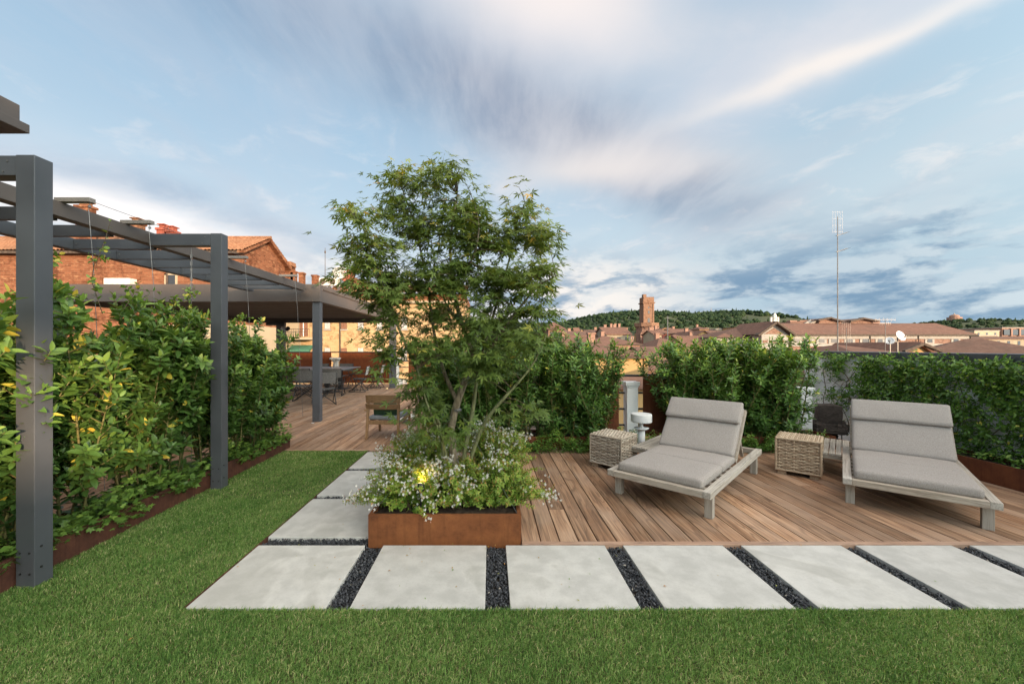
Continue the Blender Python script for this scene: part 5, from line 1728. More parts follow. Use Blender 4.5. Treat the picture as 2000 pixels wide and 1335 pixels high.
wicker_cube('greyish wicker cube beside the white vent post on the left of both loungers', 1.66, 5.36, R(45), .44, .435, M['wicker_grey'], 1)
wicker_cube('honey coloured wicker cube standing between the two loungers in front of the sculpture', 3.93, 5.05, R(48), .44, .462, M['wicker'], 2)

# white vent with drum head beside the first cube
t = thing('vent_pipe', 'white vent post with a round drum head beside the grey wicker cube', 'vent', (2.30, 6.05, 0))
MB().tube([(0, 0, 0), (0, 0, .345)], .052, 16).build('pipe', M['white_paint'], t, smooth=True, local=True)
MB().lathe([(.02, 0), (.075, .004), (.105, .022), (.108, .034), (.06, .03), (.03, .045), (.026, .085), (.05, .115), (.09, .125)], (0, 0, .335), 24).build('collar', M['white_paint'], t, smooth=True, local=True)
d_ = MB().lathe([(.06, 0), (.145, .002), (.152, .012), (.152, .118), (.146, .128), (.02, .131)], (0, 0, .455), 28).build('drum', M['white_paint'], t, smooth=True, bevel=0, local=True)
md = d_.modifiers.new('edge', 'EDGE_SPLIT')

# dark carved sculpture by the wall
t = thing('sculpture', 'dark rough carved stone figure with block head and folded arms by the white wall', 'sculpture', (5.84, 6.86, 0.03), R(-28))
def rock(m2, c_, d, n=3, amp=.012, seed=1, rz=0):
    r = random.Random(seed)
    N_ = 5
    vs = []; idx = {}
    fs = []
    def vid(p):
        k = tuple(round(q, 4) for q in p)
        if k not in idx:
            idx[k] = len(vs)
            q = Vector(p)
            rr_ = q.normalized() * .62
            q = q.lerp(rr_, .22)
            v = Vector((q.x * d[0], q.y * d[1], q.z * d[2]))
            v += Vector((r.uniform(-amp, amp), r.uniform(-amp, amp), r.uniform(-amp, amp)))
            v = Matrix.Rotation(rz, 3, 'Z') @ v
            vs.append(v + Vector(c_))
        return idx[k]
    for ax in range(3):
        for s in (-.5, .5):
            for i in range(N_):
                for j in range(N_):
                    q = []
                    for a, b_ in ((i, j), (i + 1, j), (i + 1, j + 1), (i, j + 1)):
                        p = [0, 0, 0]; p[ax] = s; p[(ax + 1) % 3] = -.5 + a / N_; p[(ax + 2) % 3] = -.5 + b_ / N_
                        q.append(vid(p))
                    fs.append(tuple(q))
    m2.add(vs, fs); return m2
rock(MB(), (0, 0, .42), (.33, .29, .31), seed=2, amp=.006).build('head', M['sculpt'], t, local=True)
rock(MB(), (0, .0, .20), (.44, .28, .22), seed=3).build('torso', M['sculpt'], t, local=True)
a_ = MB(); rock(a_, (-.17, -.10, .19), (.14, .26, .13), seed=4, rz=.3); rock(a_, (.17, -.10, .19), (.14, .26, .14), seed=5, rz=-.35); rock(a_, (0, -.19, .155), (.34, .10, .10), seed=6)
a_.build('folded_arms', M['sculpt'], t, local=True)
rock(MB(), (-.02, .0, .03), (.26, .22, .13), seed=7).build('plinth', M['sculpt'], t, local=True)


def floodlight(label, loc, aim, power, spot=True, name='garden_spotlight', color=(1.0, .68, .28), size=R(95)):
    t = thing(name, label, 'garden light', loc)
    m2 = MB(); m2.tube([(0, 0, -.12), (0, 0, .02)], .008, 6)
    m2.build('spike', M['black_steel'], t, local=True)
    q = Vector(aim).normalized().to_track_quat('Z', 'Y').to_matrix().to_4x4()
    h = MB().lathe([(.022, -.05), (.032, -.045), (.034, .03), (.030, .03)], (0, 0, 0), 14).build('head', M['black_steel'], t, local=True)
    h.matrix_local = Matrix.Translation((0, 0, .06)) @ q
    ln = MB().lathe([(.002, .0305), (.028, .0305), (.028, .033), (.002, .034)], (0, 0, 0), 14).build('lens', M['lamp_glow'], h, local=True)
    ld = bpy.data.lights.new('bulb', 'SPOT' if spot else 'POINT')
    ld.energy = power; ld.color = color; ld.shadow_soft_size = .03
    if spot:
        ld.spot_size = size; ld.spot_blend = .6
    lo = bpy.data.objects.new('bulb', ld); COL.objects.link(lo)
    lo.parent = t
    lo.matrix_local = Matrix.Translation(Vector((0, 0, .06)) + Vector(aim).normalized() * .05) @ Vector(aim).normalized().to_track_quat('-Z', 'Y').to_matrix().to_4x4()
    return t


floodlight('garden spotlight glowing yellow among the white flowers under the maple', (-.60, 3.42, .33), (.05, .45, .89), 3.2, True, color=(1.0, .64, .2), size=R(165))
floodlight('tiny garden spotlight lit at the foot of the dark sculpture', (6.02, 6.80, .14), (.3, .5, .8), 2.0)

# teak lounge chairs by the maple
def lounge_chair(label, x, y, ang, cush, pillow=None):
    t = thing('armchair', label, 'armchair', (x, y, 0), ang, 'teak armchairs on the dining deck')
    w = .60
    for s in (-1, 1):
        MB().bar((s * (w / 2 - .02), -.36, 0), (s * (w / 2 - .035), -.29, .74), .042, .05, (0, 1, 0)).build('leg', M['teak_warm'], t, bevel=.008, local=True)
        MB().bar((s * (w / 2 - .01), .34, 0), (s * (w / 2 - .015), .30, .53), .042, .05, (0, 1, 0)).build('leg', M['teak_warm'], t, bevel=.008, local=True)
        MB().bar((s * (w / 2 + .005), -.34, .50), (s * (w / 2 + .01), .38, .555), .065, .028).build('armrest', M['teak_warm'], t, bevel=.008, local=True)
        MB().bar((s * (w / 2 - .03), -.33, .27), (s * (w / 2 - .03), .32, .32), .03, .06).build('side_rail', M['teak_warm'], t, bevel=.005, local=True)
    MB().bar((-w / 2 + .03, -.32, .29), (w / 2 - .03, -.32, .29), .035, .07).build('seat_rail', M['teak_warm'], t, bevel=.005, local=True)
    MB().bar((-w / 2 + .03, .31, .32), (w / 2 - .03, .31, .32), .035, .07).build('seat_rail', M['teak_warm'], t, bevel=.005, local=True)
    for (z0, z1, bow) in ((.52, .615, .055), (.63, .765, .06)):
        n_ = 9; vs = []; fs = []
        for i in range(n_ + 1):
            a = -1 + 2 * i / n_
            xx = a * (w / 2 + .005); yy = -.33 - bow * (1 - a * a) + .02
            top = z1 + .012 * (1 - a * a) if z1 > .7 else z1
            for (dy, z) in ((-.011, z0), (.011, z0), (.011 - .03, top), (-.011 - .03, top)):
                vs.append((xx, yy + dy, z))
        for i in range(n_):
            for k in range(4):
                k2 = (k + 1) % 4
                fs.append((i * 4 + k, i * 4 + k2, i * 4 + 4 + k2, i * 4 + 4 + k))
        fs.append((3, 2, 1, 0)); fs.append((n_ * 4, n_ * 4 + 1, n_ * 4 + 2, n_ * 4 + 3))
        MB().add(vs, fs).build('back_slat', M['teak_back'], t, bevel=.003, local=True)
    c_ = MB().bb(-w / 2 + .035, w / 2 - .035, -.30, .30, .325, .40).build('seat_cushion', M[cush], t, smooth=True, bevel=.03, seg=3, local=True)
    if pillow:
        p_ = MB().box((0, -.20, .50), (.42, .12, .26), 0, R(14)).build('pillow', M[pillow], t, smooth=True, bevel=.05, seg=3, local=True)
    return t


M['teak_back'] = wood('oiled_teak_back', [(0.16, 0.085, 0.04), (0.30, 0.17, 0.085), (0.40, 0.25, 0.14), (0.33, 0.22, 0.13)], 'X', 0.55, 1.4, 0.06, 0.12)
lounge_chair('wooden armchair seen from behind with grey seat and dark green cushion', -1.84, 7.2, R(-4), 'blue_grey', 'green_cloth')
lounge_chair('wooden armchair with cream cushion half hidden behind the maple', -1.02, 8.15, R(62), 'cream_cloth', 'cream_cloth')
t = thing('side_table', 'low round pale table on the deck in front of the wooden armchair', 'side table', (-2.0, 8.55, 0))
MB().lathe([(.02, 0), (.20, 0), (.20, .015), (.03, .02), (.03, .085)], (0, 0, 0), 24).build('foot', M['stone_white'], t, local=True)
MB().lathe([(.03, .085), (.36, .085), (.37, .095), (.37, .105), (.36, .112), (.02, .112)], (0, 0, 0), 28).build('tabletop', M['stone_white'], t, local=True)

# dining table and folding director chairs
t = thing('dining_table', 'long dining table with blue grey top on black pedestals under the louvred pergola', 'table', (-6.3, 16, 0))
MB().bb(-8.0, -5.1, 13.6, 15.6, .80, .825).build('tabletop', M['table_top'], t, bevel=.004)
for (x, y) in ((-5.75, 14.0), (-5.75, 15.2), (-7.4, 14.6)):
    MB().bb(x - .07, x + .07, y - .07, y + .07, .02, .80).build('leg', M['black_steel'], t)
    MB().bb(x - .33, x + .33, y - .33, y + .33, 0, .022).build('foot_plate', M['black_steel'], t)


def director_chair():
    t = thing('director_chair', 'x', 'chair', (0, 0, 0))
    w, d = .56, .46
    for s in (-1, 1):
        m2 = MB(); x = s * w / 2
        m2.tube([(x, -d / 2 - .06, .012), (x, d / 2 + .06, .012)], .012, 6)
        m2.tube([(x, -d / 2 - .06, .012), (x, d / 2, .62)], .012, 6)
        m2.tube([(x, d / 2 + .06, .012), (x, -d / 2, .46)], .012, 6)
        m2.tube([(x, -d / 2, .44), (x, -d / 2 - .10, .90)], .012, 6)
        m2.build('side_frame', M['black_steel'], t, smooth=True, local=True)
        MB().bar((x, -d / 2 - .03, .635), (x, d / 2 + .02, .635), .045, .02).build('armrest', M['black_steel'], t, bevel=.004, local=True)
    for y in (-.1, .1):
        m2 = MB(); m2.tube([(-w / 2, y, .02), (w / 2, y, .45)], .011, 6).tube([(w / 2, y, .02), (-w / 2, y, .45)], .011, 6)
        m2.build('cross_brace', M['black_steel'], t, smooth=True, local=True)
    n_ = 8; vs = []; fs = []
    for i in range(n_ + 1):
        a = -1 + 2 * i / n_
        vs += [(a * w / 2, -d / 2, .46 - .03 * (1 - a * a)), (a * w / 2, d / 2, .46 - .03 * (1 - a * a)), (a * w / 2, d / 2, .448 - .03 * (1 - a * a)), (a * w / 2, -d / 2, .448 - .03 * (1 - a * a))]
    for i in range(n_):
        for k in range(4):
            fs.append((i * 4 + k, i * 4 + (k + 1) % 4, i * 4 + 4 + (k + 1) % 4, i * 4 + 4 + k))
    MB().add(vs, fs).build('seat', M['grey_sling'], t, local=True)
    vs = []; fs = []
    for i in range(n_ + 1):
        a = -1 + 2 * i / n_
        bow = -.035 * (1 - a * a)
        vs += [(a * w / 2, -d / 2 - .03 + bow, .60), (a * w / 2, -d / 2 - .095 + bow, .90), (a * w / 2, -d / 2 - .105 + bow, .90), (a * w / 2, -d / 2 - .04 + bow, .60)]
    for i in range(n_):
        for k in range(4):
            fs.append((i * 4 + k, i * 4 + (k + 1) % 4, i * 4 + 4 + (k + 1) % 4, i * 4 + 4 + k))
    MB().add(vs, fs).build('backrest', M['grey_sling'], t, local=True)
    return t


dc = director_chair()
spots = [(-4.66, 11.1, 30, 'black folding chair nearest the pergola corner post, turned away from the table'), (-5.55, 11.9, 10, 'black folding chair left of the corner post behind the laurel tips'),
         (-5.15, 13.1, 8, 'black folding chair tucked behind the pergola corner post'), (-6.1, 13.2, -6, 'black folding chair at the left part of the table front'),
         (-4.75, 14.3, 98, 'black folding chair at the near right end of the dining table'), (-4.5, 15.5, 92, 'pale backed folding chair at the far right end of the dining table'),
         (-6.0, 16.2, 178, 'black folding chair behind the dining table near the gap of the rusted panels'), (-7.0, 16.2, 184, 'black folding chair behind the left part of the dining table')]
for i, (x, y, a, lab) in enumerate(spots):
    o_ = dc if i == 0 else copy_tree(dc)
    o_.location = (x, y, 0); o_.rotation_euler = (0, 0, R(a))
    tag(o_, lab, 'chair', 'black folding chairs round the dining table')
    if i in (4, 5):
        for ch in o_.children:
            if ch.name.startswith('backrest'):
                ch.data = ch.data.copy(); ch.data.materials[0] = M['light_sling']

t = thing('deck_light', 'tiny lit deck light set in the boards by the far post', 'deck light', (-3.96, 15.2, 0))
MB().lathe([(.05, 0), (.05, .006), (.03, .008)], (0, 0, 0), 12).build('bezel', M['steel'], t, local=True)
MB().lathe([(.028, .008), (.028, .010), (.004, .011)], (0, 0, 0), 12).build('lens', M['lamp_glow'], t, local=True)
t = thing('deck_light', 'small deck light set in the boards by the pergola corner post', 'deck light', (-3.72, 8.30, 0))
MB().lathe([(.04, 0), (.04, .006), (.03, .008)], (0, 0, 0), 12).build('bezel', M['steel'], t, local=True)
MB().lathe([(.028, .008), (.028, .010), (.004, .011)], (0, 0, 0), 12).build('lens', M['white_paint'], t, local=True)

# ================================================================== PLANTS
LANCE = lance(.43, .07, -.14)
NARROW = lance(.32, .06, -.16)
SMALL = simple_leaf(.46, .10)
MAPLE = palmate()
IVY = ivy_leaf()
GA = 2.399963


class Leaves:
    def __init__(s):
        s.P = []; s.D = []; s.N = []; s.S = []; s.T = []
    def add(s, p, d, n, z, t):
        s.P.append(p); s.D.append(d); s.N.append(n); s.S.append(z); s.T.append(t)
    def arr(s):
        return (np.array(s.P), np.array(s.D), np.array(s.N), np.array(s.S), clamp01(np.array(s.T)))


def vrand(r):
    return np.array([r.gauss(0, 1), r.gauss(0, 1), r.gauss(0, 1)])


def leafy_shoot(L, r, p0, p1, n, size, tone, tipgain=.3, start=.1, tilt=.65, ph=None, droop=0.0, yellow=.02):
    """leaves in a spiral along a shoot, a rosette of younger ones at its tip"""
    p0 = np.array(p0); p1 = np.array(p1)
    ax = p1 - p0; ln = np.linalg.norm(ax); ax = ax / ln
    u = np.cross(ax, [.3, .2, .93] if abs(ax[2]) < .9 else [1, 0, 0]); u /= np.linalg.norm(u); v = np.cross(ax, u)
    ph = r.uniform(0, 6) if ph is None else ph
    for i in range(n):
        t = start + (1 - start) * (i + .5) / n
        a = ph + i * GA
        rad = u * math.cos(a) + v * math.sin(a)
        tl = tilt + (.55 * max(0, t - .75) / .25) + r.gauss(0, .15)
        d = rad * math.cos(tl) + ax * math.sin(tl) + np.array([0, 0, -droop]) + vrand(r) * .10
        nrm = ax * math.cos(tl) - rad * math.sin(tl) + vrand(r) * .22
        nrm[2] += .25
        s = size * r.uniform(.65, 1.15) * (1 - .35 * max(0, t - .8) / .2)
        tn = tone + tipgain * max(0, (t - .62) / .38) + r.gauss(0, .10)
        if r.random() < yellow:
            tn = r.uniform(.93, 1.0)
        L.add(p0 + ax * ln * t, d, nrm, s, tn)


def laurel(label, x, y, h, r_, nstem=8, spread=(.20, .26), size=.095, templ=LANCE, mt='laurel', key='laurel', npart=60, dens=44, side=6, group=None, z0=.13, name='laurel_shrub', tone=.34, sl=(.12, .30), low=.12, yellow=.02, cat='shrub', nodes_low=.16, tipgain=.34):
    r = random.Random(r_)
    t = thing(name, label, cat, (x, y, z0), 0, group)
    L = Leaves(); st = MB()
    for k in range(nstem):
        bx, by = x + r.uniform(-.5, .5) * spread[0], y + r.uniform(-.5, .5) * spread[1]
        hh = h * (r.uniform(.66, 1.05) if templ is LANCE else r.uniform(.80, 1.04))
        tx_, ty_ = bx + r.gauss(0, 1) * spread[0] * .75, by + r.gauss(0, 1) * spread[1] * .75
        pts = []
        bend = r.uniform(-.05, .05)
        for i in range(5):
            f = i / 4
            pts.append((bx + (tx_ - bx) * f + bend * math.sin(f * 3.1), by + (ty_ - by) * f + bend * math.sin(f * 2.6), z0 + hh * f))
        st.tube(pts, [.010, .009, .007, .005, .003], 5)
        for a, b_, i in ((pts[0], pts[1], 0), (pts[1], pts[2], 1), (pts[2], pts[3], 2), (pts[3], pts[4], 3)):
            n = int(dens * hh / 4 * (.35 if i == 0 else 1.0))
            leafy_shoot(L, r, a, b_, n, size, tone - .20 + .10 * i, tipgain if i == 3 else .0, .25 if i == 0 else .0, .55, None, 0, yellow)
        for q in range(side):
            f = r.uniform(nodes_low, .93)
            i = min(int(f * 4), 3); g_ = f * 4 - i
            p = np.array(pts[i]) * (1 - g_) + np.array(pts[i + 1]) * g_
            a = r.uniform(0, 6.283); ln = r.uniform(*sl) * (1.15 - .4 * f)
            e = p + np.array([math.cos(a) * ln * .75, math.sin(a) * ln * .75, ln * r.uniform(.45, .95)])
            st.tube([p, (p + e) / 2 + np.array([0, 0, -.01]), e], [.005, .004, .002], 4, False)
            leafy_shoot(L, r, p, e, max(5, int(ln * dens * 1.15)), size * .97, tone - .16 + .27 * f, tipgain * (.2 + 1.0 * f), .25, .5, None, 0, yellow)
    st.build('stem', M['stem'], t, smooth=True)['kind'] = 'stuff'
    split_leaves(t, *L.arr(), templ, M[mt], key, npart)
    return t


LG = 'laurel shrubs of the tall left hedge'
lh = [(-3.42, 1.62, 1.75, 'laurel shrub at the left edge, in front of the first pergola post'), (-3.44, 2.2, 1.75, 'laurel shrub with yellowing leaves just left of the first pergola post'), (-3.45, 2.85, 1.85, 'laurel shrub directly right of the first pergola post'),
      (-3.44, 3.3, 1.98, 'tall laurel with bright tips second right of the first post'), (-3.43, 3.78, 1.92, 'laurel shrub left of the gap that shows a white post'), (-3.45, 4.28, 1.88, 'laurel shrub with one bare leaning stem before the second post'),
      (-3.42, 4.74, 1.85, 'laurel shrub standing behind the second pergola post'), (-3.44, 5.22, 1.82, 'laurel shrub just right of the second pergola post'), (-3.43, 5.62, 1.72, 'laurel shrub with light tips, second from the hedge end'),
      (-3.42, 6.02, 1.62, 'last laurel shrub at the far end of the left hedge')]
for i, (x, y, h, lab) in enumerate(lh):
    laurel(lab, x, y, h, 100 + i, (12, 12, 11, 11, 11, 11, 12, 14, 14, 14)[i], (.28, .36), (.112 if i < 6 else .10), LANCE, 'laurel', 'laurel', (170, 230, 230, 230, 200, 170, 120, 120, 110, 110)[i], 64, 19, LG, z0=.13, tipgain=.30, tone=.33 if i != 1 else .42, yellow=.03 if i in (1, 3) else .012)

HG1 = 'hedge shrubs behind the maple'
for i, x in enumerate((-.74, -.33, .08, .50, .90, 1.28, 1.62)):
    labs = ['hedge shrub behind the left side of the maple', 'hedge shrub behind the maple trunk', 'hedge shrub behind the right maple stems', 'hedge shrub right of the maple crown', 'hedge shrub midway between maple and white post', 'hedge shrub behind the grey wicker cube', 'hedge shrub next to the white post with loose side shoots']
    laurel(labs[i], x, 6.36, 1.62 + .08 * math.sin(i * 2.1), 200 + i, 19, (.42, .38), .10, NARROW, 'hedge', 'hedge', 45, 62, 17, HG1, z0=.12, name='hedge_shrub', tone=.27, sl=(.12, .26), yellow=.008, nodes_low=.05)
HG2 = 'hedge shrubs behind the first lounger'
for i, x in enumerate((3.13, 3.44, 3.76, 4.08, 4.40, 4.68)):
    labs = ['hedge shrub beside the rusted panel right of the white post', 'hedge shrub behind the left corner of the first lounger backrest', 'hedge shrub behind the middle of the first lounger', 'hedge shrub behind the right edge of the first lounger', 'hedge shrub above the honey wicker cube', 'hedge shrub at the corner of the vine wall']
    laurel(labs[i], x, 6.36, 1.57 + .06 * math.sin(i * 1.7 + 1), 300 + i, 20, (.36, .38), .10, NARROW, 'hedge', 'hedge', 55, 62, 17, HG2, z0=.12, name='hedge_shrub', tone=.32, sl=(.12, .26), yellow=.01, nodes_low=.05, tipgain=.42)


def ground_cover(label, boxes, n, size, mt, templ, seed, name='ground_cover', cat='ground cover'):
    r = np.random.default_rng(seed)
    P = []; Dv = []; Nv = []; S = []; T = []
    for (x0, x1, y0, y1, z0, z1, k) in boxes:
        m_n = int(n * k)
        a = r.random(m_n); x = r.uniform(x0, x1, m_n); y = r.uniform(y0, y1, m_n)
        top = z0 + (z1 - z0) * (.55 + .25 * np.sin(x * 9 + y * 5) + .2 * np.sin(x * 23 - y * 17))
        z = z0 + (top - z0) * (1 - a ** 2.2)
        P.append(np.column_stack([x, y, z]))
        az = r.uniform(0, 6.283, m_n)
        el = r.normal(.15, .35, m_n)
        Dv.append(np.column_stack([np.cos(az) * np.cos(el), np.sin(az) * np.cos(el), np.sin(el)]))
        Nv.append(np.column_stack([r.normal(0, .35, m_n), r.normal(-.25, .35, m_n), np.full(m_n, 1.0)]))
        S.append(r.uniform(.6, 1.15, m_n) * size)
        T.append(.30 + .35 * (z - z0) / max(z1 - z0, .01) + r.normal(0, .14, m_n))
    P, Dv, Nv, S, T = (np.concatenate(q) for q in (P, Dv, Nv, S, T))
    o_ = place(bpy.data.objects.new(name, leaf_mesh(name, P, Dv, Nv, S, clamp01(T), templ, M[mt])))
    return tag(o_, label, cat, kind='stuff')


ground_cover('bright green ivy spilling over the rim of the long dark planter', [(-3.42, -3.13, 1.4, 3.2, .14, .34, .30), (-3.50, -3.14, 3.0, 6.35, .14, .42, .55), (-3.62, -3.3, 1.4, 6.3, .13, .30, .3), (-3.22, -3.12, 3.25, 3.62, .05, .24, .025), (-3.22, -3.13, 4.0, 4.3, .12, .24, .03), (-3.21, -3.13, 5.0, 6.3, .12, .26, .06)], 3600, .062, 'ivy', IVY, 1, 'ivy')
ground_cover('low dark green ground cover under the right hedges', [(-.9, 2.2, 5.98, 6.3, .0, .36, .9), (2.55, 5.1, 5.98, 6.3, .0, .36, .9), (2.1, 2.7, 6.2, 6.6, 0, .3, .18), (-.9, 2.2, 5.93, 6.2, .0, .30, .7), (2.55, 5.1, 5.93, 6.2, .0, .30, .7)], 5600, .042, 'vine', SMALL, 2)
ground_cover('sparse leafy plants along the planter under the vine wall', [(5.9, 6.25, 2.8, 5.9, .20, .36, 1.0)], 400, .06, 'vine', LANCE, 3)

# climber on the right wall
def wall_vine():
    r = random.Random(77)
    t = thing('climbing_vine', 'evergreen jasmine vine climbing over the white garden wall', 'climber', (WX - .05, 5.6, .2))
    L = Leaves(); st = MB()
    def cover(y, z):
        base = 1.0 if y < 6.4 else max(0.0, 1.0 - (y - 6.4) / .75)
        c_ = base + .45 * math.sin(y * 5.1 + z * 3.7) * math.sin(z * 6.3 - y * 2.2) + .25 * math.sin(y * 11 - z * 9)
        if y > 6.75:
            c_ = .12 + .55 * math.sin(y * 7.3 + z * 4.1) * math.sin(z * 5.2 + 1.0) + .30 * math.sin(y * 13 + z * 8)
        if z < .45: c_ -= .5 * (.45 - z) / .2 * (1 if y < 6.6 else .3)
        if z > 1.2: c_ += .35
        return c_
    n = 0
    while n < 2600:
        y, z = r.uniform(2.7, 7.95), r.uniform(.22, 1.40) if r.random() < .93 else r.uniform(1.2, 1.52)
        if cover(y, z) < r.uniform(.1, .75):
            continue
        n += 1
        x = WX - r.uniform(.01, .16)
        a = r.uniform(0, 6.28); ln = r.uniform(.08, .2)
        p = np.array([x, y, z]); e = p + np.array([-r.uniform(.02, .12), math.cos(a) * ln, math.sin(a) * ln * .7 - .02])
        e[2] = min(e[2], 1.56 if r.random() < .4 else 1.46)
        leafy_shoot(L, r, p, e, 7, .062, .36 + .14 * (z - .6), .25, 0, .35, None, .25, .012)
    for k in range(26):
        y = r.uniform(2.9, 7.9); z = .2
        pts = [(WX - .02, y, z)]
        while z < 1.35:
            y += r.gauss(0, .10); z += r.uniform(.10, .2); pts.append((WX - .02 - r.uniform(0, .03), y, z))
        st.tube(pts, .006, 5)
    for k in range(22):
        y = r.uniform(6.6, 7.8); z = r.uniform(.4, 1.1); pts = [(WX - .015, y, z)]
        for q in range(5):
            y += r.uniform(.03, .10); z += r.uniform(-.10, .07); pts.append((WX - .015, y, z))
        st.tube(pts, .0035, 4)
    st.build('stem', M['stem_dark'], t, smooth=True)['kind'] = 'stuff'
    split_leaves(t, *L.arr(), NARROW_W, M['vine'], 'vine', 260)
NARROW_W = lance(.44, .06, -.2)
wall_vine()


def climber():
    r = random.Random(5)
    t = thing('climbing_plant', 'thin climber reaching from the laurel hedge up the pergola cables', 'climber', (-3.42, 4, .2))
    L = Leaves(); st = MB()
    runs = [((-3.52, 3.6, 1.9), (-3.58, 3.6, 2.45), 16), ((-3.56, 3.58, 2.35), (-3.50, 3.66, 2.78), 9), ((-3.45, 3.1, 1.8), (-3.40, 3.05, 2.45), 14),
            ((-3.43, 3.97, 1.9), (-3.35, 4.25, 2.12), 16), ((-3.4, 4.2, 2.1), (-3.3, 4.5, 2.2), 10), ((-3.42, 3.7, 1.95), (-3.5, 3.95, 2.25), 14), ((-3.45, 4.55, 1.85), (-3.40, 4.4, 2.25), 14),
            ((-3.43, 5.2, 1.85), (-3.45, 5.55, 2.05), 22), ((-3.46, 5.54, 1.8), (-3.42, 5.4, 2.05), 24), ((-3.4, 4.8, 1.9), (-3.4, 5.05, 2.15), 14), ((-3.4, 2.4, 1.7), (-3.34, 2.62, 2.35), 14), ((-3.45, 2.2, 1.7), (-3.4, 2.3, 2.2), 14)]
    for a, b_, n in runs:
        a, b_ = np.array(a), np.array(b_)
        m_ = (a + b_) / 2 + vrand(r) * .03
        st.tube([a, m_, b_], [.004, .003, .0015], 5, False)
        leafy_shoot(L, r, a, m_, n // 2, .055, .55, .1, 0, .3, None, .1, .12)
        leafy_shoot(L, r, m_, b_, n // 2, .048, .62, .2, 0, .3, None, .1, .15)
        for q in range(3):
            f = r.random(); p = a * (1 - f) + b_ * f; e = p + np.array([r.gauss(0, .08), r.gauss(0, .14), r.uniform(-.05, .12)])
            st.tube([p, e], [.002, .0012], 4, False)
            leafy_shoot(L, r, p, e, 6, .048, .58, .15, .2, .3, None, .1, .1)
    st.build('stem', M['stem_dark'], t, smooth=True)['kind'] = 'stuff'
    split_leaves(t, *L.arr(), lance(.62, .08, -.1), M['laurel'], 'climber', 60)
climber()


